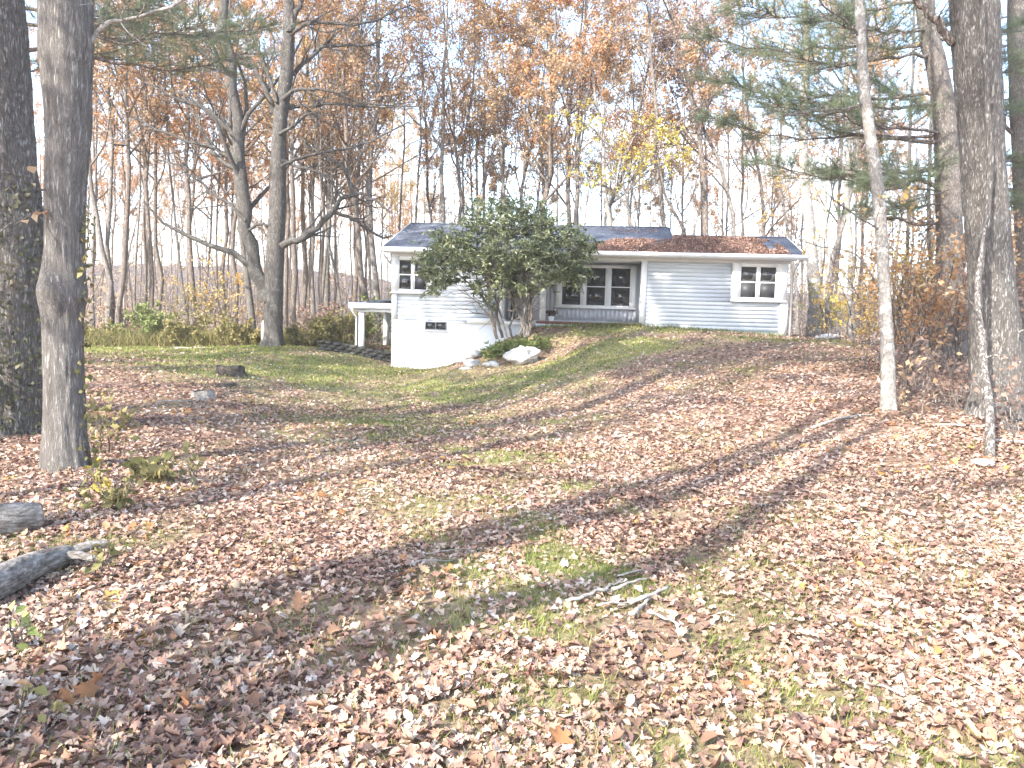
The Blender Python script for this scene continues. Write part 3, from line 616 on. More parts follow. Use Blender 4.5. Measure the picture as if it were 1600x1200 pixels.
t1, p1, r1_ = hero('oak_tree', [(20, 672), (20, 560), (17, 400), (0, 250), (-18, 0)], [10] * 5, [112, 102, 100, 98, 94], 'dark', 'massive dark ivy clad trunk at the left edge of the photo', 21, .03, 17, 90, 200, .25, crown=dict(leaves=2500, t0=.62, limbs=16, len=.22, up=.18), pal_='rust')
C = []; rg = np.random.default_rng(5)
for i in range(1500):
    k = int(len(p1) * .2 * rg.uniform(0, 1) ** 1.5); a_ = rg.uniform(-math.pi, .35); C.append(p1[k] + np.array([math.cos(a_), math.sin(a_), 0]) * (r1_[k] + rg.uniform(.0, .16) * (1.3 - k / 80)))
C = np.array(C); V, F, n = leaf_quads(rg, C, .06, .8, .2); rn = rg.uniform(0, 1, n) ** 1.3; tag(link('ivy', mesh('ivy', V, F, LEAF['ivy'], False, np.r_[rn, rn]), t1), kind='stuff')
t2, p2, r2_ = hero('oak_tree', [(104, 735), (101, 640), (98, 520), (97, 465), (100, 400), (102, 300), (106, 200), (105, 110), (103, 0)], [7.6] * 9, [64, 60, 57, 63, 58, 60, 66, 72, 76], 'oak', 'grey furrowed trunk with a knobbly bulge standing second from the left', 22, .016, 14, 96, 300, .3, crown=dict(leaves=1800, t0=.6, limbs=12, len=.22, up=.18), pal_='orange', bulges=[(1.75, 0, .18, .16), (1.75, math.pi, .32, .14), (1.75, -math.pi/2, .15, .15), (1.75, math.pi/2, .1, .15)])
limb(t2, [(138, 72), (165, 38), (200, 30), (245, 17), (285, 2), (320, -30)], 7.6, 7, 3.5, 'pale', 31, 5, twlen=.25)
limb(t2, [(78, 290), (60, 296), (30, 275), (0, 268), (-30, 262)], [7.6, 7.3, 7, 6.7, 6.5], 3, 1.6, 'grey', 32, 4, 'rust', 8, twlen=.3, lsize=.12)
limb(t2, [(74, 325), (45, 335), (15, 350), (-10, 372)], [7.6, 7.3, 7, 6.8], 2.5, 1.4, 'grey', 33, 4, 'rust', 5, twlen=.3, lsize=.1)
# vine leaves up the right side of the second trunk
C = []
for i in range(130):
    k = int(rg.uniform(.03, .36) * len(p2) * .55); C.append(p2[k] + np.array([r2_[k] * 1.0 + rg.uniform(0, .05), rg.uniform(-.08, .12), 0]))
V, F, n = leaf_quads(rg, np.array(C), .065, .75); rn = rg.uniform(0, 1, n); tag(link('vine', mesh('vine', V, F, LEAF['olive'], False, np.r_[rn, rn]), t2), kind='stuff')

t3, p3, r3_ = hero('oak_tree', [(1562, 650), (1557, 560), (1546, 400), (1532, 200), (1521, 0)], [11] * 5, [88, 76, 63, 62, 68], 'plate', 'huge plated oak trunk near the right edge with a climbing stem', 23, .03, 18, 100, 230, .35, crown=dict(leaves=2500, t0=.6, limbs=16, len=.22, up=.18), pal_='tan')
limb(t3, [(1490, 68), (1468, 40), (1448, 20), (1428, -4), (1410, -60)], 11, 13, 9, 'brown', 35, 4)
limb(t3, [(1590, 520), (1620, 505), (1660, 480)], 10.6, 3, 2, 'grey', 36, 4)
t4, p4, r4_ = hero('sapling', [(1548, 722), (1546, 640), (1538, 580), (1535, 530), (1528, 480), (1529, 430), (1534, 390)], [8.2, 8.6, 9.0, 9.3, 9.6, 9.9, 10.1], [14, 13, 12, 10, 9, 8, 6], 'grey', 'short thin pale sapling leaning against the huge oak', 24, .008, 3.3, 20, 120, .2)
limb(t3, [(1530, 480), (1528, 440), (1535, 380), (1545, 310), (1546, 200), (1536, 60), (1531, -20)], [10.5, 10.48, 10.5, 10.56, 10.58, 10.56, 10.56], 11, 8, 'plate', 37, 0, name='climbing_stem')
limb(t4, [(1537, 560), (1560, 555), (1590, 565), (1625, 560)], [9.1, 9, 8.9, 8.8], 3, 1.2, 'grey', 38, 5)
limb(t4, [(1532, 500), (1515, 470), (1500, 455), (1480, 452)], [9.4, 9.3, 9.2, 9.1], 2.5, 1.1, 'grey', 39, 5, 'tan', 8)
t5, p5, r5_ = hero('birch_tree', [(1390, 640), (1387, 560), (1383, 480), (1379, 400), (1373, 310), (1362, 230), (1352, 150), (1347, 90), (1343, 0)], [11.5] * 9, [23, 21, 19, 18, 18, 17, 16, 15, 14], 'pale', 'slim pale blotched trunk leaning left between the house and the huge oak', 25, .006, 15, 40, 200, .3, crown=dict(leaves=350, t0=.62, limbs=14, len=.3), pal_='gold')
limb(t5, [(1352, 160), (1330, 168), (1290, 172), (1240, 178), (1190, 190)], [11.5, 11.4, 11.2, 11, 10.8], 4, 1.6, 'grey', 41, 7)
limb(t5, [(1378, 362), (1360, 350), (1335, 335), (1310, 318), (1290, 300)], [11.5, 11.4, 11.2, 11, 10.8], 3.5, 1.4, 'brown', 42, 6, 'gold', 14)
limb(t5, [(1376, 335), (1400, 318), (1440, 308), (1490, 295)], [11.5, 11.3, 11, 10.8], 3, 1.2, 'brown', 43, 6, 'gold', 10)
limb(t5, [(1348, 100), (1370, 75), (1400, 55), (1450, 40)], [11.5, 11.4, 11.2, 11], 4, 1.5, 'grey', 44, 6)
limb(t5, [(1345, 60), (1320, 30), (1290, 12), (1262, -20)], [11.5, 11.4, 11.2, 11], 4, 1.5, 'grey', 45, 6)
limb(t5, [(1383, 470), (1340, 400), (1280, 385), (1235, 370)], [11.5, 11.4, 11.3, 11.2], 2.5, 1.2, 'brown', 46, 4, 'gold', 8)

# pines
def pine(name, pxs, Y, w0, w1, label, boughs, seed, ztop=19, dead=()):
    r = np.random.default_rng(seed); base = on_ground(pxs[0][0], Y); pts = extend([base - np.array([0, 0, .15])] + [P(a, b_, Y) for a, b_ in pxs[1:]], ztop)
    path = spline(pts, 60) - base; rad = np.linspace(w0, w1, 60) / F_PX * Y * .5; root = empty(name, base); tag(root, label, 'pine tree')
    V, F = rough_trunk(path, rad, 32, .02, seed, .2); link('trunk', mesh('trunk', V, F, BARK['pine'], True), root)
    for (a, b_, c, d_, Y2) in boughs:
        A_ = P(a, b_, Y) - base; B_ = P(c, d_, Y2) - base; k = np.argmin(np.abs(path[:, 2] - A_[2])); A_ = path[k]
        Ln = np.linalg.norm(B_ - A_); mid1 = A_ * .66 + B_ * .34 + np.array([0, 0, -.03 * Ln]); mid2 = A_ * .33 + B_ * .67 + np.array([0, 0, -.06 * Ln])
        mp_ = spline([A_, mid1, mid2, B_], 14); mp_[1:] += r.normal(0, .015 * Ln ** .5, (13, 3)); R_ = np.linspace(.012 + .006 * Ln, .006, 14)
        T = nrm(mp_[-1] - mp_[0]); side = nrm(np.cross(T, [0, 0, 1.]))
        ns = int(14 + 10 * Ln); tt = r.uniform(.18, 1, ns); f_ = tt * 13; i = np.minimum(f_.astype(int), 12); f_ = (f_ - i)[:, None]; S1 = mp_[i] * (1 - f_) + mp_[i + 1] * f_
        sg = np.where(np.arange(ns) % 2, 1, -1)[:, None]; D1 = nrm(T * .75 + side * sg * r.uniform(.4, 1.1, (ns, 1)) + np.array([0, 0, 1.]) * r.normal(.08, .15, (ns, 1)))
        L1 = (.35 + .2 * Ln) * (1.15 - .75 * tt) * r.uniform(.6, 1.2, ns); P1 = grow(r, S1, D1, L1, 5, .1, .05); R1 = taper(np.full(ns, .009), 5, .35)
        S2, D2, L2, R2 = kids(r, P1, R1, 3, .3, 1, .6, .5, L1); D2[:, 2] *= .4; P2 = grow(r, S2, D2, L2, 3, .1, .08)
        V0_, F0 = tubes(mp_[None], R_[None], 6); V1, F1 = tubes(P1, R1, 4); V2, F2 = tubes(P2, taper(np.full(len(P2), .005), 3, .4), 3)
        bo = link('bough', mesh('bough', np.concatenate([V0_, V1, V2]), np.concatenate([F0, F1 + len(V0_), F2 + len(V0_) + len(V1)]), BARK['brown'], True), root)
        # needles
        seg = np.concatenate([P1[:, 2:].reshape(-1, 3), P2[:, 1:].reshape(-1, 3)]); dr = np.concatenate([nrm(P1[:, 2:] - P1[:, 1:-1]).reshape(-1, 3), nrm(P2[:, 1:] - P2[:, :-1]).reshape(-1, 3)])
        m = 14; C = np.repeat(seg, m, 0); dd = np.repeat(dr, m, 0); nn = len(C); C = C + dd * r.uniform(-.08, .05, (nn, 1))
        v = nrm(dd * .7 + nrm(r.normal(0, 1, (nn, 3))) * .9); tip = C + v * r.uniform(.09, .17, (nn, 1)); s = nrm(np.cross(v, r.normal(0, 1, (nn, 3)))) * .003
        V = np.stack([C - s, C + s, tip], 1).reshape(-1, 3); F = np.arange(nn * 3).reshape(-1, 3)
        tag(link('needles', mesh('needles', V, F, LEAF['needle'], False, np.clip(np.repeat(r.uniform(0, .7, len(seg)), m) + r.normal(0, .12, nn), 0, 1)), bo), kind='stuff')
    for q in dead: limb(root, q, Y, 8, 2.5, 'brown', seed + int(q[-1][0]), 6)
    return root
pine('pine_tree', [(1490, 556), (1485, 450), (1482, 300), (1476, 180), (1462, 100), (1445, 0)], 17, 42, 20, 'tall pine trunk with level green boughs just left of the huge oak',
     [(1455, 15, 1150, 8, 16), (1460, 40, 1280, 20, 14.5), (1462, 70, 1085, 52, 17.5), (1464, 85, 1215, 78, 14.8), (1472, 150, 1105, 118, 18), (1473, 165, 1170, 148, 15.4), (1478, 205, 1120, 188, 17.6), (1478, 214, 1260, 150, 15),
      (1480, 262, 1190, 252, 16), (1481, 290, 1290, 270, 18.5), (1481, 318, 1330, 325, 16), (1482, 250, 1370, 285, 14.8), (1475, 180, 1340, 105, 18.5), (1462, 60, 1590, 40, 18), (1470, 110, 1640, 100, 17.4), (1476, 170, 1590, 165, 19), (1480, 240, 1650, 240, 18), (1482, 300, 1600, 318, 18.5), (1450, 0, 1330, -30, 18)], 61,
     dead=[[(1480, 224), (1430, 220), (1365, 215), (1300, 202), (1255, 183)], [(1484, 345), (1440, 350), (1400, 340), (1370, 345)], [(1484, 300), (1430, 280), (1390, 290)], [(1484, 380), (1520, 372), (1580, 370), (1640, 350)]])
pine('pine_tree', [(1612, 560), (1606, 400), (1598, 250), (1592, 100), (1590, 0)], 19.5, 34, 22, 'dark pine trunk cut by the right edge behind the huge oak',
     [(1592, 20, 1450, 35, 20), (1594, 100, 1660, 80, 18), (1596, 190, 1700, 180, 19), (1598, 260, 1660, 270, 18), (1600, 330, 1680, 345, 19), (1592, 60, 1500, 90, 21.5), (1596, 150, 1440, 170, 21)], 62,
     dead=[[(1598, 230), (1570, 190), (1560, 130)], [(1600, 300), (1570, 290), (1560, 240)], [(1602, 400), (1640, 420), (1700, 430)]])
pine('pine_tree', [(14, 560), (12, 400), (10, 200), (8, 0)], 19, 30, 18, 'dark pine behind the ivy clad trunk with boughs reaching right over the lawn',
     [(10, 60, 390, 84, 17), (9, 20, 320, 38, 16.2), (9, -10, 250, 8, 18), (10, 110, 110, 90, 18), (9, 0, 420, 40, 19)], 63)

# twin oak left of the house
tw = on_ground(425, 27)
t6 = make_tree('oak_tree', tw, [(425, 540), (428, 470), (429, 420), (431, 380), (434, 300), (436, 220), (440, 170), (449, 100), (452, 0)], 27, 31, 'twin', 'rust', 'big twin trunked oak with arching bare limbs left of the house', seed=6, ztop=20, sides=40, amp=.035, npts=90, w1=17, flare=.5, crown=dict(leaves=700, t0=.62, limbs=14, len=.3, n3=6))
for i, (pts, w0, w1) in enumerate([([(418, 470), (408, 442), (396, 400), (386, 350), (378, 280), (370, 190), (360, 100), (345, 0), (335, -60)], 24, 12),
        ([(437, 180), (424, 165), (412, 130), (400, 112), (385, 95), (372, 84)], 10, 5), ([(432, 160), (420, 120), (405, 80), (390, 40), (370, 0)], 6, 3),
        ([(440, 385), (462, 376), (490, 358), (520, 330), (550, 306), (575, 308), (605, 328)], 12, 3), ([(550, 306), (545, 280), (535, 262), (520, 250), (495, 235), (465, 215)], 7, 3),
        ([(520, 332), (545, 340), (575, 358), (600, 372), (612, 368)], 6, 2.5), ([(440, 260), (465, 248), (500, 240), (540, 232), (590, 215), (640, 190)], 6, 2),
        ([(440, 178), (455, 168), (480, 165), (510, 163), (560, 165), (600, 168), (668, 166)], 7, 2), ([(442, 155), (458, 142), (485, 139), (520, 143), (560, 160), (620, 165)], 7, 2),
        ([(446, 120), (470, 105), (495, 80), (520, 70), (570, 72), (596, 62)], 8, 3), ([(450, 60), (465, 45), (490, 35), (530, 35), (552, 40), (590, 30), (640, 8)], 7, 3),
        ([(452, 50), (462, 20), (475, -10), (490, -60)], 10, 6), ([(440, 250), (470, 262), (500, 270), (530, 300), (560, 325)], 5, 2), ([(372, 220), (350, 195), (320, 170), (270, 150), (225, 128)], 8, 2.5),
        ([(375, 262), (350, 240), (310, 225), (260, 210), (205, 180)], 7, 2), ([(384, 345), (360, 320), (330, 300), (290, 262), (240, 250)], 6, 2), ([(366, 130), (340, 100), (300, 70), (262, 30), (240, -10)], 6, 2.5), ([(388, 360), (405, 350), (420, 352), (428, 345)], 5, 4), ([(436, 210), (460, 195), (478, 180), (495, 178), (500, 190)], 6, 2)]):
    limb(t6, pts, 27 - (.0 if i < 2 else rng.uniform(-.6, .8)), w0, w1, 'twin', 200 + i, twigs=13, twlen=.36, pal_='rust', leaves=30, lsize=.09, name='stem' if i == 0 else 'limb', sides=16 if i == 0 else 8)

sc_ = P(411, 522, 26.74) - np.array(t6.location); o = link('bare_wood_scar', rock_mesh('bare_wood_scar', .07, .05, .5, 5, m_flat('bare_wood', (.5, .44, .37), .9), .25, 3), t6, sc_); o['label'] = 'pale strip of bare wood at the foot of the left trunk'
# ------------------------------------------------------------------ the woods: salient trees one by one
WOODS = [  # pixels bottom to top, distance, width px, bark, leaf palette, crown options, label
 ([(173, 512), (166, 421), (154, 365), (150, 332), (143, 300), (135, 200)], 32, 10, 'grey', 'rust', dict(t0=.4, leaves=900), 'left stem of the three stem clump at the far left lawn edge'),
 ([(177, 512), (174, 430), (171, 365), (172, 300), (170, 150)], 32.3, 9, 'grey', 'rust', dict(t0=.4, leaves=900), 'straight middle stem of the three stem clump at the far left lawn edge'),
 ([(184, 512), (188, 440), (195, 387), (198, 300), (205, 100)], 32.1, 10, 'brown', 'rust', dict(t0=.4, leaves=1100), 'right leaning stem of the three stem clump at the far left lawn edge'),
 ([(147, 515), (146, 350), (150, 230), (150, 100)], 34, 4.5, 'dark', 'rust', dict(t0=.4, leaves=500, limbs=9), 'thin dark pole of a tree just left of the three stem clump'),
 ([(195, 514), (194, 430), (196, 360), (200, 200)], 33, 4, 'pale', 'tan', dict(t0=.5, leaves=400, limbs=8), 'thin white barked tree just right of the three stem clump'),
 ([(210, 512), (213, 380), (217, 320), (219, 100)], 35, 4, 'grey', 'rust', dict(t0=.4, leaves=500, limbs=9), 'thin grey pole between the white barked tree and the dark pair'),
 ([(225, 512), (226, 390), (226, 330), (222, 200)], 36, 6, 'dark', 'rust', dict(t0=.35, leaves=1300), 'left of three dark trunks above the light green bush'),
 ([(241, 512), (236, 391), (234, 343), (232, 300), (222, 150)], 33, 9, 'brown', 'rust', dict(t0=.3, leaves=1500), 'middle of three dark trunks above the light green bush'),
 ([(251, 512), (247, 410), (246, 370), (243, 300), (250, 150)], 34.5, 8, 'brown', 'orange', dict(t0=.35, leaves=1500), 'right of three dark trunks above the light green bush'),
 ([(303, 512), (297, 421), (294, 387), (292, 320), (290, 150)], 33, 11, 'brown', 'rust', dict(t0=.3, leaves=1900), 'forking brown trunk with pinkish leaves half way between lawn left and twin oak'),
 ([(300, 470), (285, 440), (280, 405), (276, 370), (268, 300), (262, 200)], 33.4, 5, 'dark', 'rust', dict(t0=.35, leaves=1000), 'thin dark trunk bending left beside the forking brown trunk'),
 ([(352, 508), (350, 430), (352, 330), (348, 150)], 36, 8, 'brown', 'orange', dict(t0=.3, leaves=1600), 'brown trunk second to the left of the twin oak'),
 ([(368, 510), (370, 408), (371, 365), (368, 200)], 34, 9, 'brown', 'orange', dict(t0=.32, leaves=1700), 'brown trunk next to the left stem of the twin oak'),
 ([(396, 525), (388, 450), (378, 395), (370, 300), (364, 150)], 29.5, 12, 'dark', 'tan', dict(t0=.4, leaves=900), 'dark leaning trunk right behind the left stem of the twin oak'),
 ([(447, 512), (447, 415), (448, 300), (445, 100)], 35, 8, 'brown', 'gold', dict(t0=.28, leaves=1700), 'trunk with golden leaves close behind the twin oak on its right'),
 ([(461, 513), (460, 415), (458, 280), (455, 80)], 33, 10, 'brown', 'orange', dict(t0=.3, leaves=1700), 'straight brown trunk first clear of the twin oak on its right'),
 ([(474, 513), (476, 415), (474, 280), (478, 80)], 38, 9, 'brown', 'gold', dict(t0=.3, leaves=1600), 'reddish brown trunk second clear of the twin oak on its right'),
 ([(488, 511), (489, 415), (490, 330), (495, 150)], 36, 8, 'grey', 'gold', dict(t0=.3, leaves=1700), 'grey trunk third clear of the twin oak on its right'),
 ([(497, 505), (503, 440), (510, 400), (516, 350), (522, 200)], 34, 6, 'grey', 'tan', dict(t0=.35, leaves=900), 'thin grey trunk leaning right under the long twin oak limb'),
 ([(512, 495), (513, 415), (514, 360), (515, 200)], 35, 9, 'dark', 'orange', dict(t0=.3, leaves=1500), 'dark straight trunk under the bend of the long twin oak limb'),
 ([(534, 500), (528, 430), (516, 380), (505, 340), (500, 260)], 33, 5, 'grey', 'tan', dict(t0=.35, leaves=700), 'bare grey trunk bowed to the left under the long twin oak limb'),
 ([(574, 480), (566, 393), (559, 360), (555, 305), (548, 270), (540, 150)], 33, 11, 'brown', 'rust', dict(t0=.3, leaves=1500), 'brown trunk leaning left over the side porch roof'),
 ([(551, 480), (556, 390), (558, 330), (562, 200)], 36, 8, 'brown', 'orange', dict(t0=.3, leaves=1300), 'orange leaved trunk crossing behind the one leaning over the side porch'),
 ([(588, 480), (584, 415), (582, 373), (583, 280), (586, 100)], 34, 11, 'grey', 'rust', dict(t0=.35, leaves=1200), 'stout grey trunk above the side porch close to the house corner'),
 ([(573, 480), (577, 400), (575, 350), (572, 200)], 39, 6, 'pale', 'tan', dict(t0=.4, leaves=700), 'slender pale trunk between the two trunks above the side porch'),
 ([(623, 420), (624, 368), (628, 250), (632, 60)], 38, 4.5, 'dark', 'rust', dict(t0=.45, leaves=600, limbs=10), 'thin dark pole behind the left end of the dark roof'),
 ([(652, 420), (651, 330), (655, 250), (660, 100)], 40, 5, 'grey', 'rust', dict(t0=.4, leaves=900, limbs=10), 'thin grey trunk behind the left end of the roof ridge'),
 ([(692, 420), (692, 340), (692, 100), (693, 0)], 35, 10, 'grey', 'rust', dict(t0=.4, leaves=900), 'tall straight grey trunk behind the roof left of the evergreen shrub'),
 ([(716, 420), (715, 350), (712, 250), (708, 150), (700, 60)], 36, 7.5, 'brown', 'tan', dict(t0=.35, leaves=1100), 'brown trunk right of the tall straight grey one behind the roof'),
 ([(722, 420), (727, 330), (725, 250), (735, 120)], 37, 5, 'brown', 'rust', dict(t0=.35, leaves=1000), 'slim brown trunk above the left shoulder of the evergreen shrub'),
 ([(745, 420), (745, 330), (748, 180), (745, 50)], 38, 6.5, 'grey', 'tan', dict(t0=.3, leaves=1900), 'grey trunk above the left half of the evergreen shrub'),
 ([(783, 400), (784, 320), (791, 200), (796, 100)], 36, 8, 'grey', 'tan', dict(t0=.25, leaves=2300), 'tan leaved trunk rising from the middle of the evergreen shrub'),
 ([(815, 400), (818, 300), (830, 230), (850, 100)], 38, 7, 'grey', 'tan', dict(t0=.25, leaves=2500), 'grey trunk leaning right behind the top of the evergreen shrub'),
 ([(851, 400), (852, 335), (860, 283), (860, 200), (865, 100), (870, 0)], 35, 12.5, 'brown', 'orange', dict(t0=.3, leaves=2400), 'thick brown trunk above the right half of the evergreen shrub'),
 ([(888, 400), (888, 355), (885, 283), (888, 200), (900, 100)], 35.4, 9, 'brown', 'tan', dict(t0=.28, leaves=2400), 'left trunk of the close pair behind the dark roof'),
 ([(896, 400), (897, 355), (902, 267), (907, 200), (912, 80)], 35, 9, 'grey', 'orange', dict(t0=.28, leaves=2400), 'right trunk of the close pair behind the dark roof'),
 ([(952, 400), (950, 355), (943, 300), (945, 230), (930, 150)], 33, 10, 'pale', 'orange', dict(t0=.3, leaves=1700), 'pale trunk of the vee shaped pair behind the dark roof'),
 ([(940, 400), (944, 355), (967, 290), (985, 240), (1000, 180)], 33.4, 7, 'dark', 'tan', dict(t0=.3, leaves=1500), 'dark right leaning trunk of the vee shaped pair behind the dark roof'),
 ([(988, 400), (987, 355), (981, 310), (985, 200)], 36, 4.5, 'grey', 'tan', dict(t0=.3, leaves=1200, limbs=11), 'thin grey trunk right of the vee shaped pair'),
 ([(1036, 400), (1035, 363), (1030, 283), (1027, 200), (1017, 100), (1015, 0)], 31, 9.5, 'grey', 'brown', dict(t0=.4, leaves=1600), 'grey trunk at the right end of the dark roof ridge'),
 ([(1080, 400), (1070, 367), (1043, 317), (1037, 293), (1030, 220)], 33, 5.5, 'brown', 'tan', dict(t0=.4, leaves=600), 'slim trunk leaning left over the step between the two roofs'),
 ([(1103, 400), (1102, 367), (1098, 283), (1097, 215), (1080, 150), (1057, 83), (1040, 0)], 31.5, 11.5, 'brown', 'brown', dict(t0=.35, leaves=1500), 'thick brown trunk bending left behind the leaf covered roof'),
 ([(1152, 400), (1147, 367), (1130, 283), (1110, 240), (1097, 200), (1090, 50)], 32, 10, 'grey', 'rust', dict(t0=.35, leaves=1400), 'grey trunk leaning left behind the middle of the leaf covered roof'),
 ([(1190, 400), (1192, 330), (1180, 250), (1165, 150)], 34, 8, 'brown', 'gold', dict(t0=.15, leaves=1300, leaf_z=(4, 11)), 'golden leaved trunk behind the right part of the leaf covered roof'),
 ([(1272, 525), (1270, 420), (1267, 350), (1262, 300), (1257, 150), (1255, 0)], 27, 23, 'pale', 'tan', dict(t0=.4, leaves=700), 'thick pale trunk standing right of the house corner'),
 ([(1297, 522), (1293, 425), (1305, 390), (1322, 330), (1335, 250)], 26, 9, 'grey', 'rust', dict(t0=.35, leaves=900), 'grey trunk leaning right beyond the house corner'),
 ([(1333, 530), (1330, 445), (1328, 350), (1322, 200)], 24, 10, 'pale', 'tan', dict(t0=.3, leaves=800), 'pale slim trunk left of the blotched birch'),
 ([(1288, 522), (1291, 400), (1290, 250)], 30, 5.5, 'pale', 'rust', dict(t0=.35, leaves=800, limbs=10), 'thin pale trunk next to the thick pale one at the house corner'),
 ([(1245, 515), (1240, 400), (1225, 300), (1215, 150)], 33, 6, 'grey', 'rust', dict(t0=.35, leaves=1000), 'grey trunk just behind the right house corner'),
 ([(1420, 560), (1417, 450), (1420, 350), (1418, 200)], 22, 7, 'dark', 'gold', dict(t0=.2, leaves=700), 'dark slim trunk right of the blotched birch among orange brush'),
 ([(1455, 565), (1458, 470), (1452, 380), (1450, 250)], 20, 7, 'dark', 'rust', dict(t0=.2, leaves=500), 'dark slim trunk left of the pine base'),
]
TREES = []
for i, (px, Y, wd, bk, lf, cr_, lab) in enumerate(WOODS):
    TREES.append(make_tree('tree', None, px, Y, wd * .98, bk, lf, lab, None, seed=i, ztop=17 + (i * 37 % 6), crown=cr_))
# yellow maple spray over the roof
r_ = np.random.default_rng(9); mb = on_ground(1000, 30)
ym = make_tree('maple_tree', mb, [(1000, 480), (990, 360), (975, 280), (955, 220)], 30, 6, 'grey', 'yellow', 'small yellow leaved maple leaning over the dark roof', seed=99, ztop=11.5, crown=dict(t0=.45, leaves=420, limbs=16, len=.3, leaf=.12, gap=.2, leaf_z=(5.5, 9.2)))
for k, (pts) in enumerate([[(985, 330), (960, 300), (930, 285), (905, 275), (880, 268)], [(975, 280), (1000, 240), (1030, 225), (1065, 228)], [(970, 270), (985, 225), (1005, 200), (1030, 195)], [(962, 240), (930, 205), (900, 185), (868, 178)], [(980, 300), (1010, 270), (1040, 255), (1060, 235)]]):
    limb(ym, pts, 30, 3.5, 1.2, 'grey', 300 + k, 9, 'yellow', 250, twlen=.35, lsize=.12)

def copy_tree(src, loc, rz, sc, label=None, group=None, sxy=1):
    r = src.copy(); COL.objects.link(r); r.location = tuple(loc); r.rotation_euler = (rf.normal(0, .045), rf.normal(0, .045), rz); r.scale = (sc * sxy, sc * sxy, sc)
    if label: r['label'] = label
    if 'group' in r: del r['group']
    if group: r['group'] = group
    for ch in src.children:
        c = ch.copy(); COL.objects.link(c); c.parent = r
        for g in ch.children: d = g.copy(); COL.objects.link(d); d.parent = c
    return r
# trees deeper in the wood, copies of the straight ones
rf = np.random.default_rng(77); straight = [7, 8, 9, 11, 12, 15, 16, 17, 19, 27, 28, 30, 31, 33, 34, 35]
ZONES = [(-60, 420, 'slender autumn tree deep in the woods behind the left lawn', 'trees deep in the left woods', 30, [7, 8, 9, 11, 12, 15]),
         (420, 640, 'slender autumn tree deep in the woods between twin oak and house', 'trees deep in the woods by the twin oak', 20, [11, 12, 15, 16, 17, 19]),
         (640, 1100, 'slender autumn tree deep in the woods behind the house', 'trees deep in the woods behind the house', 26, [27, 28, 30, 31, 33, 34, 35]),
         (1100, 1680, 'slender autumn tree deep in the woods on the right', 'trees deep in the right woods', 32, [27, 28, 33, 12, 9, 41])]
for (a, b_, lab, grp, n, src) in ZONES:
    for k in range(n):
        px = a + (b_ - a) * (k + rf.uniform(.1, .9)) / n; Y = rf.uniform(38, 68); X = P(px, 480, Y)[0]
        s = src[rf.integers(0, len(src))]; sc = rf.uniform(.8, 1.12); copy_tree(TREES[s], (X, Y, gz(X, Y)), rf.uniform(0, 6.28), sc, lab, grp, rf.uniform(.5, .85))
# trees standing behind and beside the camera, whose shadows fall over the yard
tall = make_tree('tree', np.array([-7.5, -3.7, gz(-7.5, -3.7)]), None, 10, 66, 'oak', 'rust', 'tall straight oak standing behind the camera on the left', 'trees around the camera', seed=300, ztop=20, crown=dict(t0=.7, leaves=500, limbs=14), loc_path=[(.1, .1, 4), (.0, .2, 9), (.2, .1, 14)], sides=14)
for x, y, sc in [(-7.25, -4.85, .95), (-8.6, -5.2, 1.02)]: copy_tree(tall, (x, y, gz(x, y)), 2.1 + x, sc, 'tall straight oak standing behind the camera on the left', 'trees around the camera')
OFF = [(-13.5, 1.5, 1.2, 27, 1.35), (-12, 6.5, 1.1, 34, 1.35), (-15.5, 8.5, 1.2, 11, 1.35), (-17, 13.5, 1.1, 30, 1.35), (-13.0, -6.0, 1.15, 16, 1.6),
       (-17.5, 2.5, 1.25, 35, 1.35), (-20.5, 7, 1.1, 8, 1.35), (-8.2, 1.4, .8, 28, 1.35)]
for x, y, sc, k, sxy in OFF:
    copy_tree(TREES[k], (x, y, gz(x, y)), rf.uniform(0, 6.28), sc, 'autumn tree standing outside the photo beside the yard', 'trees around the camera', sxy)
# one mass of wood farther off
rm_ = np.random.default_rng(31); n = 330; Yw = rm_.uniform(70, 140, n); Xw = rm_.uniform(-.85, .85, n) * Yw; Zw = ground(Xw, Yw)
S0 = np.c_[Xw, Yw, Zw - .3]; D0 = np.c_[rm_.normal(0, .05, n), rm_.normal(0, .05, n), np.ones(n)]; L0 = rm_.uniform(9, 19, n); P0 = grow(rm_, S0, D0, L0, 6, .05, .1); Rw = taper(rm_.uniform(.08, .2, n), 6, .2); V0_, F0_ = tubes(P0, Rw, 4)
S1, D1, L1, R1 = kids(rm_, P0, Rw, 7, .3, 1, .7, .22, L0); P1 = grow(rm_, S1, D1, L1, 4, .15, .1); V1, F1 = tubes(P1, taper(R1, 4), 3)
S2, D2, L2, R2 = kids(rm_, P1, taper(R1, 4), 3, .2, 1, .7, .5, L1); P2 = grow(rm_, S2, D2, L2, 3, .15, .1); V2, F2 = tubes(P2, np.maximum(taper(R2, 3), .006), 3)
n = 26000; k = rm_.integers(0, len(P2), n); C = P2[k, 1] + rm_.normal(0, .25, (n, 3)); VL, FL, nl = leaf_quads(rm_, C, .2, .8); ra = np.clip(vnoise(C * .12, 4) * .8 + rm_.uniform(0, .3, nl), 0, 1)
nw = len(F0_) + len(F1) + len(F2); base_ = len(V0_) + len(V1) + len(V2)
tag(link('far_wood', mesh('far_wood', np.concatenate([V0_, V1, V2, VL]), [np.concatenate([F0_, F1 + len(V0_), F2 + len(V0_) + len(V1)]), FL + base_], [BARK['brown'], LEAF['rust']], True, np.r_[np.zeros(nw), ra, ra], np.r_[np.zeros(nw, int), np.ones(2 * nl, int)])), 'far off mass of bare and rusty trees below the hill', kind='stuff')

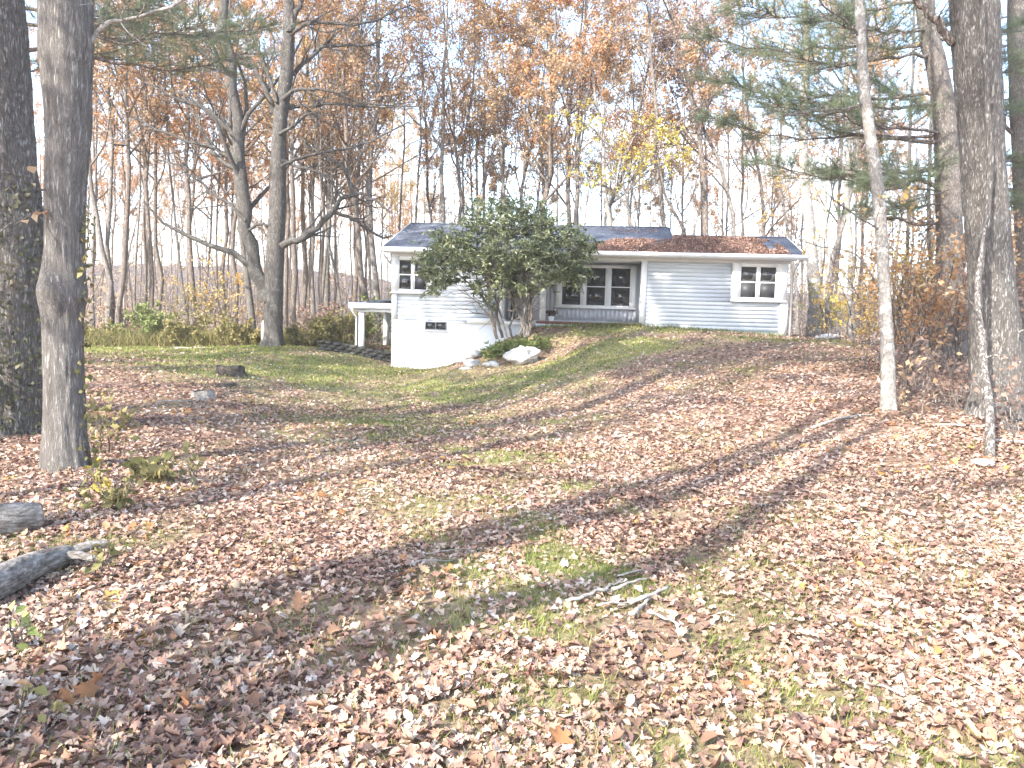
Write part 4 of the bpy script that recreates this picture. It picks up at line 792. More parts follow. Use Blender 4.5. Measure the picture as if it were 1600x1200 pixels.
# brush below the trees deeper in
ru = np.random.default_rng(63); n = 1300; Yu = ru.uniform(31.5, 62, n); Xu = ru.uniform(-.78, .82, n) * Yu; c_, s_ = math.cos(-HA), math.sin(-HA); uu = (Xu - HX) * c_ - (Yu - HY) * s_; vv = (Xu - HX) * s_ + (Yu - HY) * c_
k = ~((uu > -3.2) & (uu < 14) & (vv < 9)); Xu, Yu = Xu[k], Yu[k]; n = len(Xu); Zu = ground(Xu, Yu); L0 = ru.uniform(.6, 3.4, n) * np.where(ru.uniform(0, 1, n) < .2, 1.8, 1)
P0 = grow(ru, np.c_[Xu, Yu, Zu - .05], np.c_[ru.normal(0, .3, (n, 2)), np.ones(n)], L0, 6, .12, .05); R0 = taper(.006 + L0 * .0045, 6, .3)
S1, D1, L1, R1 = kids(ru, P0, R0, 6, .2, 1, .8, .4, L0); P1 = grow(ru, S1, D1, L1, 3, .2, .03); V0_, F0_ = tubes(P0, R0, 4); V1, F1 = tubes(P1, np.maximum(taper(R1, 3), .006), 3)
m = 26000; j = ru.integers(0, len(P1), m); C = P1[j, 2] + ru.normal(0, .12, (m, 3)); C = C[vnoise(C * .5, 3) > .35]; VL, FL, nl = leaf_quads(ru, C, .11, .75); ra = np.clip(vnoise(C * .25, 8) + ru.normal(0, .15, nl), 0, 1); nw = len(F0_) + len(F1)
tag(link('undergrowth', mesh('undergrowth', np.concatenate([V0_, V1, VL]), [np.concatenate([F0_, F1 + len(V0_)]), FL + len(V0_) + len(V1)], [BARK['brown'], LEAF['tan']], True, np.r_[np.zeros(nw), ra, ra], np.r_[np.zeros(nw, int), np.ones(2 * nl, int)])), 'brown brush and saplings under the deeper trees', kind='stuff')

# ------------------------------------------------------------------ shrubs
def shrub(name, px, Y, h, rad, pal_, leaves, label, cat='shrub', group=None, seed=0, stems=12, lsize=.08, bark='brown', wide=.5, z0=.1, gap=.2, q=None):
    r = np.random.default_rng(500 + seed); q = on_ground(px, Y) if q is None else q; root = empty(name, q); tag(root, label, cat, group)
    S0 = np.c_[r.normal(0, rad * .25, (stems, 2)), np.full(stems, -.05)]; D0 = np.c_[r.normal(0, wide, (stems, 2)), np.ones(stems)]; L0 = h * r.uniform(.65, 1.1, stems)
    P0 = grow(r, S0, D0, L0, 7, .1, .05); R0 = taper(np.full(stems, .006 + h * .0045), 7, .3); P_ = [P0]; 
    S1, D1, L1, R1 = kids(r, P0, R0, 7, .2, 1, .8, .4, L0); P1 = grow(r, S1, D1, L1, 5, .15, .05); R1 = taper(R1, 5)
    S2, D2, L2, R2 = kids(r, P1, R1, 3, .2, 1, .7, .5, L1); P2 = grow(r, S2, D2, L2, 3, .15, .05)
    V0_, F0 = tubes(P0, R0, 5); V1, F1 = tubes(P1, R1, 3); V2, F2 = tubes(P2, np.maximum(taper(np.minimum(R2, .006), 3), .002), 3)
    link('stems', mesh('stems', np.concatenate([V0_, V1, V2]), np.concatenate([F0, F1 + len(V0_), F2 + len(V0_) + len(V1)]), BARK[bark], True), root)['kind'] = 'stuff'
    k = r.integers(0, len(P2), leaves); f_ = r.uniform(0, 1, (leaves, 1)); C = P2[k, 0] * (1 - f_) + P2[k, 2] * f_ + r.normal(0, .02, (leaves, 3)); C = C[(C[:, 2] > z0 * h) & (vnoise(C * 2.3 / max(h, .5) + seed, 3) > gap)]
    V, F, n = leaf_quads(r, C, lsize, .65, .3); rn = np.clip(r.uniform(0, 1, n) * .7 + .35 * vnoise(C * 3, 9), 0, 1); o = link('foliage', mesh('foliage', V, F, LEAF[pal_], False, np.r_[rn, rn]), root); o['kind'] = 'stuff'
    return root
SHR = [(140, 29, 1.3, 1.4, 'olive', 1800, 'low olive brush at the foot of the grey furrowed trunk far lawn edge'), (185, 30, 1.2, 1.3, 'olive', 1600, 'olive brush below the three stem clump'),
       (238, 29.5, 2.2, 1.4, 'green', 2600, 'light green bush with yellow tips at the back of the left lawn'), (275, 29, 1.4, 1.4, 'olive', 2000, 'olive green brush right of the light green bush'), (320, 29, 1.3, 1.4, 'olive', 1800, 'olive brush in the middle of the left lawn edge'),
       (365, 28.6, 1.5, 1.0, 'olive', 1500, 'upright olive green sprout bush left of the twin oak'), (395, 28.3, 1.1, .9, 'olive', 1200, 'small olive brush against the left foot of the twin oak'), (345, 31.5, 3.6, 1.4, 'gold', 800, 'understory sapling with tan gold leaves left of the twin oak'),
       (470, 28, 1.2, 1.3, 'olive', 1900, 'olive brush against the right foot of the twin oak'), (510, 28, 1.6, 1.4, 'olive', 2400, 'olive green thicket between twin oak and side porch'), (548, 28.6, 2.0, 1.4, 'olive', 2600, 'tall olive thicket just left of the side porch'), (588, 32.5, 2.2, 1.2, 'green', 1800, 'green bush seen between the side porch posts'), (530, 31, 2.3, 1.5, 'brown', 1900, 'brown thicket behind the olive one by the side porch'),
       (290, 33, 2.6, 1.6, 'olive', 1200, 'hazy olive understory behind the left lawn brush'), (205, 33, 1.8, 1.5, 'brown', 1200, 'brown understory behind the three stem clump'),
       (1330, 20, 1.6, .9, 'gold', 900, 'golden brush left of the blotched birch base'), (1362, 15.5, 2.6, 1.0, 'gold', 900, 'golden leaved sapling brush just left behind the blotched birch'), (1418, 15, 2.9, 1.2, 'orange', 1500, 'orange brown beech brush right of the blotched birch'),
       (1465, 14.5, 2.4, 1.1, 'rust', 1300, 'rusty brush below the pine trunk'), (1500, 15.5, 2.8, 1.2, 'orange', 1300, 'orange brush between pine trunk and huge oak'), (1445, 18, 3.4, 1.5, 'gold', 1100, 'tall golden brush behind the orange beech brush'), (1395, 19.5, 3.6, 1.4, 'gold', 1000, 'tall golden brush behind the blotched birch'), (1540, 17.5, 3.0, 1.4, 'rust', 1000, 'rusty brush behind the huge oak'), (1300, 26, 1.8, 1.2, 'yellow', 500, 'yellow leaved bush right of the thick pale trunk'),
       (1620, 13.5, 2.2, 1.3, 'brown', 700, 'brown brush at the right edge beyond the huge oak'), (1405, 12.6, 1.2, .5, 'brown', 160, 'thin brown twiggy sapling to the right of the birch base'), (1430, 10.6, 1.0, .3, 'tan', 60, 'small dry stem with tan leaves in front of the birch'), (1480, 11.5, .9, .7, 'brown', 130, 'bare brown twig tangle between birch and huge oak'), (1590, 9.6, .9, .6, 'brown', 120, 'bare twig tangle at the foot of the huge oak'), (1265, 16.3, 1.1, .2, 'brown', 25, 'single dead weed stalk on the slope below the house corner'),
       (40, 11.2, 1.5, .8, 'ivy', 700, 'dark brush at the foot of the ivy clad trunk'), (145, 8.6, .9, .35, 'olive', 170, 'weedy brush beside the right foot of the grey furrowed trunk'), (150, 6.6, .3, .2, 'yellow', 24, 'pale yellow seedling at the foot of the grey furrowed trunk'), (175, 6.1, .4, .5, 'olive', 170, 'olive weeds in front of the grey furrowed trunk'), (255, 7.2, .35, .5, 'olive', 120, 'olive weeds in the leaf litter right of the grey furrowed trunk'),
       (165, 4.6, .28, .2, 'olive', 22, 'green weed beside the stub end of the nearer log'), (40, 3.6, .3, .15, 'green', 14, 'green weed in front of the nearer log'), (20, 2.75, .26, .15, 'olive', 14, 'green weed in the lower left corner'), (-30, 9.5, 1.4, .8, 'ivy', 500, 'dark brush left of the ivy clad trunk')]
for i, (px, Y, h, rd, pl, n, lab) in enumerate(SHR):
    if 26 < Y < 31.2: h *= .72
    if px > 1310 and n > 800: n = int(n * .68)
    shrub('sapling' if 'sapling' in lab else 'weed' if 'weed' in lab or 'seedling' in lab else 'bush' if 'bush' in lab else 'shrub', px, Y, h, rd, pl, n, lab, 'weed' if 'weed' in lab or 'seedling' in lab else 'shrub', seed=i, stems=(3 if n < 70 else 12 if n > 900 else 7), lsize=.11 if Y > 20 else .085 if Y > 5 else .06, wide=.55 if n > 900 else .3, bark='grey' if 'bare' in lab or 'twig' in lab else 'brown')

# evergreen shrub in front of the porch
rq = np.random.default_rng(12); rb = on_ground(800, 22.9); rh = empty('evergreen_shrub', rb); tag(rh, 'big multi stemmed evergreen shrub with a broad dark crown hiding the porch', 'shrub')
LOB = [(800, 392, 22.9, 95, 62, 1.5, 850), (700, 405, 22.6, 44, 42, .9, 260), (780, 345, 23.1, 58, 36, 1.1, 330), (870, 395, 23, 52, 52, 1.2, 380), (740, 380, 22.3, 50, 40, .9, 260), (832, 415, 22.2, 62, 44, .9, 330), (690, 448, 22.4, 20, 18, .4, 60), (770, 440, 22.3, 40, 26, .6, 150), (900, 420, 22.8, 26, 34, .6, 110), (668, 415, 22.7, 18, 24, .35, 60), (684, 380, 22.7, 26, 22, .5, 90), (905, 385, 22.8, 24, 26, .5, 90), (815, 325, 23, 32, 20, .6, 90), (765, 470, 22.7, 14, 20, .25, 26), (850, 355, 23, 34, 30, .8, 120)]
C = []
for px, py, Y, wx, hz, dy, n in LOB:
    v = nrm(rq.normal(0, 1, (n, 3))) * (rq.uniform(.12, 1, (n, 1)) ** .45); c0 = P(px, py, Y) - rb; C.append(c0 + v * np.array([wx / F_PX * Y, dy, hz / F_PX * Y]))
C = np.concatenate(C); C = C[vnoise(C * 2.4, 44) > .35]; cc = C.mean(0); sp_ = C[rq.integers(0, len(C), 700)]; sp_ = cc + (sp_ - cc) * rq.uniform(1.04, 1.14, (700, 1)); C = np.concatenate([C, sp_[np.linalg.norm((sp_ - cc) / [2.4, 1.5, 1.5], axis=1) > .75]]); m = 8; n = len(C); CC = np.repeat(C, m, 0); az = rq.uniform(0, 6.28, len(CC)); dv = np.c_[np.cos(az), np.sin(az), rq.normal(-.15, .45, len(CC))]
V, F, nn = leaf_quads(rq, CC, .135, .34, .25, 1.0, nrm(dv)); rn = np.clip(np.repeat(rq.uniform(0, .75, n), m) + rq.normal(0, .15, nn), 0, 1)
tag(link('foliage', mesh('foliage', V, F, LEAF['rhodo'], False, np.r_[rn, rn]), rh), kind='stuff')
STM = [[(777, 530), (770, 505), (766, 480), (764, 455), (768, 420), (780, 380)], [(785, 528), (776, 495), (779, 470), (785, 440), (790, 400)], [(792, 527), (785, 500), (775, 470), (770, 440), (750, 410)], [(800, 528), (797, 508), (803, 490), (800, 470), (795, 440), (800, 400)], [(812, 525), (815, 500), (806, 480), (808, 455), (815, 420)], [(822, 528), (825, 500), (828, 470), (832, 445), (840, 410)],
       [(826, 526), (830, 495), (825, 465), (822, 440), (815, 400)], [(820, 527), (818, 490), (830, 460), (850, 435), (870, 405)], [(776, 529), (772, 500), (758, 470), (735, 445), (710, 425)]]
for k, q in enumerate(STM): limb(rh, q, 22.8 + rq.uniform(-.25, .35), [5, 5, 3, 4, 4, 6, 5, 4, 3][k], 2.5, 'grey' if k % 2 else 'brown', 600 + k, 9, twlen=.45, name='stem')
def ground_plant(name, px, Y, rad, n, label):
    q = on_ground(px, Y); C = np.c_[rq.normal(0, rad, n), rq.normal(0, rad * .5, n), rq.uniform(.05, .3, n)]; CC = np.repeat(C, 7, 0); az = rq.uniform(0, 6.28, len(CC)); dv = np.c_[np.cos(az), np.sin(az), rq.uniform(.1, .9, len(CC))]
    for j in range(len(C)): C[j, 2] += gz(q[0] + C[j, 0], q[1] + C[j, 1]) - q[2]
    CC[:, 2] = np.repeat(C[:, 2], 7); V, F, nn = leaf_quads(rq, CC, .13, .36, .2, 1, nrm(dv)); rn = rq.uniform(.2, 1, nn); root = empty(name, q); tag(root, label, 'plant'); tag(link('foliage', mesh('foliage', V, F, LEAF['green'], False, np.r_[rn * .7, rn * .7]), root), kind='stuff')
ground_plant('low_plant', 800, 22.5, .42, 190, 'low green plants round the stems of the evergreen shrub above the boulder')
ground_plant('low_plant', 832, 22.7, .3, 50, 'low green plants right of the evergreen shrub stems')
ground_plant('low_plant', 775, 22.6, .2, 36, 'low green plants left of the evergreen shrub stems')

# ------------------------------------------------------------------ logs, stumps, sticks
M_WOOD = m_noise('weathered_wood', [(.3, (.16, .145, .125)), (.5, (.32, .29, .25)), (.7, (.5, .46, .4))], 20, (1, 1, 1), bump=.6, bscale=50, dist=.01)
BARK['log'] = m_noise('log_bark', [(.32, (.07, .06, .052)), (.5, (.19, .17, .15)), (.64, (.34, .315, .28)), (.75, (.46, .46, .42))], 22, (.55, .55, 1.4), 8, .95, .9, 45, .1, .02)
M_ROT = m_noise('rotten_wood', [(.3, (.03, .025, .02)), (.55, (.085, .07, .055)), (.75, (.2, .17, .135))], 16, bump=.7, bscale=40, dist=.015)
def log(name, pts, ws, label, bark, seed, stubs=()):
    q = [on_ground(a, Y) for a, Y in pts]; rad = [w_ * .5 for w_ in ws]; base = q[0]; root = empty(name, base); tag(root, label, 'log')
    path = spline([p - base + np.array([0, 0, r_ * .95]) for p, r_ in zip(q, rad)], 60); rr = spline(np.c_[rad, rad, rad], 60)[:, 0]; V, F = rough_trunk(path, rr, 28, .012, seed, 0)
    e0 = np.arange(28)[::-1][None]; e1 = (np.arange(28) + 59 * 28)[None]; link('log_body', mesh('log_body', V, [F, e0, e1], BARK[bark], True), root)
    for k, (t_, d_, L_, r_) in enumerate(stubs):
        p0 = path[int(t_ * 59)]; p = spline([p0, p0 + nrm(np.array(d_)) * L_ * .5 + np.array([0, 0, .02]), p0 + nrm(np.array(d_)) * L_], 14); V, F = rough_trunk(p, np.linspace(r_, r_ * .6, 14), 16, .006, seed + k, 0)
        link('branch_stub', mesh('branch_stub', V, [F, (np.arange(16) + 13 * 16)[None]], BARK[bark], True), root)
log('fallen_log', [(-120, 3.75), (-20, 4.05), (50, 4.45), (105, 4.75)], [.21, .2, .17, .13], 'grey bark fallen log with a curved stub at the lower left', 'log', 71, [(.97, (.75, .55, .14), .26, .04), (.93, (.9, -.05, .0), .24, .035)])
log('fallen_log', [(-160, 4.9), (-60, 5.15), (10, 5.3), (62, 5.45)], [.25, .25, .24, .2], 'shorter grey fallen log behind the curved one at the left edge', 'log', 73)
def stump(px, Y, r0, h, label, mat, seed, tilt=0):
    q = on_ground(px, Y); root = empty('tree_stump', q); tag(root, label, 'stump'); n = 8; path = np.c_[np.linspace(0, tilt, n), np.zeros(n), np.linspace(-.1, h, n)]; rr = r0 * (1 + .5 * np.exp(-np.linspace(0, 3, n)))
    V, F = rough_trunk(path, rr, 26, .03, seed, .0); V = V.reshape(n, 26, 3); V[-1, :, 2] += (vnoise(V[-1] * 9, seed) - .5) * h * .55; V = V.reshape(-1, 3)
    link('stump_body', mesh('stump_body', V, F, mat, True), root); top = V[(n - 1) * 26:]; c = top.mean(0) - np.array([0, 0, .02]); link('cut_face', mesh('cut_face', np.r_[top, [c]], np.array([(i, (i + 1) % 26, 26) for i in range(26)]), M_ROT), root)
stump(360, 18, .3, .2, 'dark weathered tree stump on the rise of the left lawn', M_ROT, 81)
stump(318, 14.2, .2, .14, 'low crumbling pale stump in the leaves nearer than the dark stump', M_WOOD, 83)
stump(352, 16.4, .2, .05, 'nearly buried flat stump between the dark and the pale stump', M_ROT, 85)
def stick(px, Y, L_, az, r_, label, group=None, cat='stick', z=.02, bend=.06, seed=0, strip=False):
    r = np.random.default_rng(seed); q = on_ground(px, Y); d = np.array([math.cos(az), math.sin(az), 0]); p = []
    for t_ in np.linspace(-.5, .5, 8): c = q + d * L_ * t_; c[2] = gz(c[0], c[1]) + z + r.normal(0, .006) + bend * L_ * (.25 - t_ * t_); c[:2] += r.normal(0, L_ * .012, 2); p.append(c - q)
    V, F = tubes(np.array(p)[None], (np.linspace(r_, r_ * .55, 8) * r.uniform(.85, 1.15, 8))[None], 7)
    if strip: V[:, 2] = (V[:, 2] - z) * .7 + z
    tag(link('stick', mesh('stick', V, [F, np.arange(7)[::-1][None], (np.arange(7) + 49)[None]], M_WOOD, True), None, q), label, cat, group)
for k, (px, Y, L_, az, r_, lab) in enumerate([(1015, 4.35, .34, .75, .016, 'longest grey wood splinter at the right of the scattered sticks'), (985, 4.5, .3, .55, .012, 'grey wood splinter lying beside the longest one'), (1000, 4.18, .26, .8, .016, 'grey splinter at the near end of the scattered sticks'), (955, 4.45, .22, .6, .01, 'thin splinter at the upper left of the scattered sticks'),
        (918, 4.3, .3, .6, .015, 'pale splinter at the left end of the scattered sticks'), (960, 4.2, .2, .5, .009, 'short brown splinter in the middle of the scattered sticks'), (1035, 4.0, .2, -.6, .012, 'pale short stick pointing down right below the scattered sticks'), (990, 4.7, .24, .8, .008, 'thin stick at the top of the scattered sticks'),
        (1385, 3.3, .3, -.5, .007, 'thin pale twig lying on the leaves at lower right'), (1320, 10.8, 1.3, .45, .02, 'long fallen branch beside the blotched birch base'), (1530, 10.0, 1.1, -.35, .018, 'fallen branch in front of the huge oak'), (1590, 9.0, .9, -.6, .02, 'fallen branch right of the huge oak foot'),
        (290, 13.6, 1.1, .9, .012, 'thin fallen branch in the leaves right of the grey furrowed trunk'), (300, 27.2, 1.6, -.4, .025, 'pale fallen branch at the back of the left lawn'), (520, 26.5, 1.2, -.3, .03, 'pale fallen branch on the grass left of the stone wall'), (1320, 23, .7, 1.2, .05, 'dark broken branch on the ground right of the house')]):
    stick(px, Y, L_ * (1.1 if k < 8 else 1), az + (.25 * math.sin(k * 7) if k < 8 else 0), r_ * (1.1 if k < 8 else 1), lab, seed=k, strip=k < 8, z=.045 if k < 8 else .02)
for k in range(26):
    px = rng.uniform(60, 1560); Y = rng.uniform(3.2, 9); stick(px, Y, rng.uniform(.12, .4), rng.uniform(0, 3.14), rng.uniform(.003, .006), 'thin dry twig lying loose among the fallen leaves', 'twigs in the leaf litter', 'twig', z=.03, bend=.1, seed=50 + k)

# ------------------------------------------------------------------ fallen leaves
def outline(kind):
    if kind == 'oak':
        h = [(0, 0), (.05, .10), (.16, .22), (.07, .30), (.24, .42), (.10, .52), (.27, .66), (.12, .74), (.17, .88), (0, 1)]
    elif kind == 'maple':
        h = [(0, .05), (.18, .0), (.30, .12), (.24, .24), (.5, .38), (.46, .52), (.22, .5), (.26, .74), (.12, .72), (0, 1)]
    elif kind == 'beech':
        h = [(0, 0), (.14, .14), (.24, .36), (.24, .58), (.13, .82), (0, 1)]
    elif kind == 'lobed':
        h = [(0, 0), (.2, .2), (.1, .45), (.26, .66), (0, 1)]
    elif kind == 'wide':
        h = [(0, .05), (.36, .12), (.22, .4), (.44, .62), (0, 1)]
    else:
        h = [(0, 0), (.28, .42), (0, 1)]
    return np.array(h)
def template(kind, curl, roll, seed):
    """leaf lying flat, folded along the midrib and curled; length 1, tip towards +y"""
    r = np.random.default_rng(seed); h = outline(kind); mid = np.c_[0 * h[:, 1], h[:, 1]][[0, -1]]
    if kind == 'kite':
        V2 = np.array([(0, 0), (.24, .3), (.2, .7), (0, 1), (-.2, .66), (-.25, .35)]); F = np.array([(0, 1, 2), (0, 2, 3), (0, 3, 4), (0, 4, 5)])
    elif kind == 'diamond':
        V2 = np.array([(0, 0), (h[1, 0], h[1, 1]), (0, 1), (-h[1, 0], h[1, 1])]); F = np.array([(0, 1, 2), (0, 2, 3)])
    else:
        R_ = h[1:-1]; n = len(R_); k = min(3, n); mids = np.array([(0, R_[i, 1]) for i in np.linspace(1, n - 2, 3).astype(int)])
        V2 = np.concatenate([[h[0]], R_, [h[-1]], (R_ * [-1, 1])[::-1], mids]); nb = 2 * n + 2; F = []
        chain = [0, nb, nb + 1, nb + 2, n + 1]; cy = [h[0, 1], *mids[:, 1], h[-1, 1]]
        for side in (0, 1):
            idx = list(range(0, n + 2)) if side == 0 else [0] + list(range(nb - 1, n + 1, -1)) + [n + 1]; c = 0
            for a, b_ in zip(idx[:-1], idx[1:]):
                ym = (V2[a, 1] + V2[b_, 1]) / 2
                while c < 4 and abs(cy[c + 1] - ym) < abs(cy[c] - ym):
                    F.append((chain[c], a, chain[c + 1]) if side == 0 else (chain[c], chain[c + 1], a)); c += 1
                if chain[c] not in (a, b_): F.append((chain[c], a, b_) if side == 0 else (chain[c], b_, a))
            while c < 4:
                if chain[c + 1] != n + 1: F.append((chain[c], n + 1, chain[c + 1]) if side == 0 else (chain[c], chain[c + 1], n + 1))
                c += 1
        F = np.array([f for f in F if len(set(f)) == 3])
    x, y = V2[:, 0], V2[:, 1] - .5; z = np.abs(x) * curl * 1.25 + 1.15 * roll * y * y + r.normal(0, .03, len(x)) * (kind != 'diamond') + .35 * curl * x * y
    return np.c_[x, y * (1 - .25 * abs(roll)), z], F
def scatter(name, X, Y, size, kinds, tiltsd, rn, label, lift=.02, parent=None, seed=0, mat=None):
    r = np.random.default_rng(seed); n = len(X); Z = ground(X, Y); e = .15; gx_ = (ground(X + e, Y) - Z) / e; gy_ = (ground(X, Y + e) - Z) / e
    up = nrm(np.c_[-gx_, -gy_, np.ones(n)] + r.normal(0, 1, (n, 3)) * tiltsd * np.array([1, 1, .2])); az = r.uniform(0, 6.283, n); f = np.c_[np.cos(az), np.sin(az), np.zeros(n)]; rx = nrm(np.cross(f, up)); fy = np.cross(up, rx)
    tp = r.integers(0, len(kinds), n); Vs = []; Fs = []; Rs = []; off = 0
    for k, (T, F) in enumerate(kinds):
        g = np.where(tp == k)[0]
        if not len(g): continue
        s = size[g][:, None, None]; sgn = np.where(r.uniform(0, 1, len(g)) < .35, -1, 1)[:, None]
        V = (rx[g][:, None] * T[None, :, 0:1] + fy[g][:, None] * T[None, :, 1:2] + up[g][:, None] * (T[None, :, 2:3] * sgn[:, :, None])) * s
        low = V[:, :, 2].min(1); V[:, :, 2] += (-low * .62)[:, None]
        V = V + np.c_[X[g], Y[g], Z[g] + r.uniform(0, lift, len(g))][:, None]; m = T.shape[0]
        Vs.append(V.reshape(-1, 3)); Fs.append((F[None] + (np.arange(len(g)) * m)[:, None, None] + off).reshape(-1, 3)); Rs.append(np.repeat(rn[g], len(F))); off += len(g) * m
    return tag(link(name, mesh(name, np.concatenate(Vs), np.concatenate(Fs), mat or LEAF['litter'], False, np.concatenate(Rs)), parent), label, kind='stuff')
HI = [template(k, c, ro, i) for i, (k, c, ro) in enumerate([('oak', .35, .35), ('oak', .7, -.3), ('oak', .15, .8), ('maple', .3, .3), ('maple', .6, -.5), ('maple', .1, .9), ('beech', .4, .4), ('beech', .9, .2), ('oak', 1.0, .2), ('maple', .9, .5)])]
MID = [template(k, c, ro, i) for i, (k, c, ro) in enumerate([('lobed', .35, .4), ('lobed', .8, -.3), ('lobed', .15, .8), ('wide', .5, .4), ('wide', .2, -.5)])]
KITE = [template('kite', c, ro, i) for i, (c, ro) in enumerate(((.3, .4), (.8, .3), (.5, -.4), (1.1, .6)))]
LO = [template('diamond', c, .5, i) for i, c in enumerate((.3, .7, 1.0))]
rl = np.random.default_rng(3)
def litter_points(y0, y1, dens, m=1.0, pw=1.0):
    xm = .74 * y1 + m; n = int(dens * 2 * xm * (y1 - y0)); X = rl.uniform(-xm, xm, n); Y = rl.uniform(y0, y1, n); k = np.abs(X) < .74 * Y + m; X, Y = X[k], Y[k]
    g = grassiness(X, Y); k = rl.uniform(0, 1, len(X)) > np.clip(g * pw, 0, .95); X, Y = X[k], Y[k]
    dr = fbm(np.c_[X * 1.7, Y * 1.7, 0 * X], 3, 57); k = rl.uniform(0, 1, len(X)) < np.clip(.62 + (dr - .36) * 3.5, .42, 1); X, Y = X[k], Y[k]
    c, s = math.cos(-HA), math.sin(-HA); u_ = (X - HX) * c - (Y - HY) * s; v_ = (X - HX) * s + (Y - HY) * c
    k = ~((u_ > -.05) & (u_ < 12.6) & (v_ > -.03) & (v_ < 7.3)); return X[k], Y[k]
def tone(X, Y):
    return np.clip(rl.beta(1.25, 1.35, len(X)) + (fbm(np.c_[X * .9, Y * .9, 0 * X], 3, 41) - .5) * .5, 0, 1)
for k, (y0, y1, dens, kinds, s0, s1, tl, lift) in enumerate([(2.05, 3.7, 1600, HI, .032, .074, .3, .025), (3.7, 6.0, 1150, MID, .036, .076, .32, .025), (6.0, 10, 820, KITE, .042, .08, .34, .025), (10, 17, 330, LO, .06, .105, .38, .025), (17, 26, 120, LO, .07, .12, .4, .025), (26, 46, 16, LO, .14, .2, .5, .03)]):
    X, Y = litter_points(y0, y1, dens, pw=.95 if y0 < 10 else .8); scatter('leaf_litter', X, Y, rl.uniform(s0, s1, len(X)), kinds, tl, tone(X, Y), 'dry brown leaves covering the ground', lift, seed=k)
# coloured strays mixed in
for pal_, n, lab in (('orange', 420, 'orange leaves'), ('gold', 260, 'yellow leaves')):
    X, Y = litter_points(1.6, 16, 1.0); j = rl.integers(0, len(X), n); X = X[j] + rl.normal(0, .2, n); Y = Y[j]; scatter('leaf_litter', X, Y, rl.uniform(.07, .12, n), HI, .4, rl.uniform(0, 1, n), lab + ' scattered through the litter', .04, seed=20, mat=LEAF[pal_])
# the nearest leaves, one object each
SOLO = {}
M_SOLO = {'tan': LEAF['tan'], 'brown': m_flat('brown_leaf', (.2, .115, .075), .7, .15, .25, 20), 'pale': m_flat('pale_leaf', (.5, .385, .28), .7, .15, .2, 20), 'rosy': m_flat('rosy_brown_leaf', (.34, .2, .13), .7, .15, .2, 20), 'orange': m_flat('orange_leaf', (.46, .22, .11), .7, .15, .2, 20), 'yellow': m_flat('yellow_leaf', (.62, .48, .24), .7, .15, .15, 20), 'red': m_flat('red_leaf', (.32, .1, .09), .7, .15, .2, 20)}
def solo(x, y, size, col, ti, label, group=None, tilt=.3, lift=.03):
    if (col, ti) not in SOLO: SOLO[(col, ti)] = mesh('fallen_leaf', HI[ti][0], HI[ti][1], M_SOLO[col])
    o = link('fallen_leaf', SOLO[(col, ti)], None, (x, y, gz(x, y) + lift)); o.scale = (size,) * 3; o.rotation_euler = (rl.normal(0, tilt), rl.normal(0, tilt), rl.uniform(0, 6.28)); return tag(o, label, 'leaf', group)
for px, Y, s, c, ti, lab in [(463, 4.05, .2, 'orange', 0, 'large upright orange oak leaf left of centre in the foreground'), (285, 3.05, .12, 'orange', 4, 'crumpled orange leaf cluster at the lower left'), (148, 3.15, .12, 'orange', 4, 'small orange brown leaf left of the crumpled orange one'), (1338, 3.9, .14, 'yellow', 3, 'round pale yellow leaf right of the scattered sticks'), (1395, 6.0, .17, 'yellow', 0, 'orange yellow leaf on the slope below the huge oak'), (1350, 6.4, .15, 'yellow', 6, 'smooth tan yellow leaf up slope at the right'),
        (1512, 2.95, .2, 'yellow', 6, 'big cream yellow leaf at the lower right'), (1525, 2.55, .17, 'orange', 3, 'russet maple leaf in the bottom right corner'), (1265, 2.7, .17, 'pale', 1, 'pale leaf standing on edge at the bottom right'), (1260, 3.75, .15, 'pale', 8, 'lobed pale oak leaf right of the sticks'), (825, 6.6, .1, 'red', 3, 'small crimson leaf near the middle of the yard'), (825, 3.3, .1, 'red', 4, 'crimson leaf in the foreground left of the sticks'), (648, 4.2, .14, 'orange', 4, 'orange leaf to the right of the upright orange oak leaf'), (860, 3.3, .12, 'orange', 5, 'bright orange leaf beside the green patch below the sticks'), (1500, 2.75, .16, 'pale', 2, 'white backed leaf next to the big cream yellow one'), (1100, 2.62, .15, 'rosy', 0, 'rosy brown oak leaf at the bottom edge right of centre')]:
    q = on_ground(px, Y); solo(q[0], q[1], s * .78, c, ti, lab, tilt=.55, lift=.05)
cols = [('brown', 'dark brown curled leaf lying loose on top of the nearest litter', 'dark brown leaves nearest the camera'), ('pale', 'pale dry leaf lying loose on top of the nearest litter', 'pale leaves nearest the camera'), ('rosy', 'rosy tan dry leaf lying loose on top of the nearest litter', 'rosy tan leaves nearest the camera')]
k = 0
while k < 280:
    y = rl.uniform(2.35, 3.9); x = rl.uniform(-.7, .7) * y
    if grassiness(np.array([x]), np.array([y]))[0] > .5: continue
    c, lab, grp = cols[rl.integers(0, 3)]; solo(x, y, rl.uniform(.055, .1), c, int(rl.integers(0, 10)), lab, grp, .35); k += 1

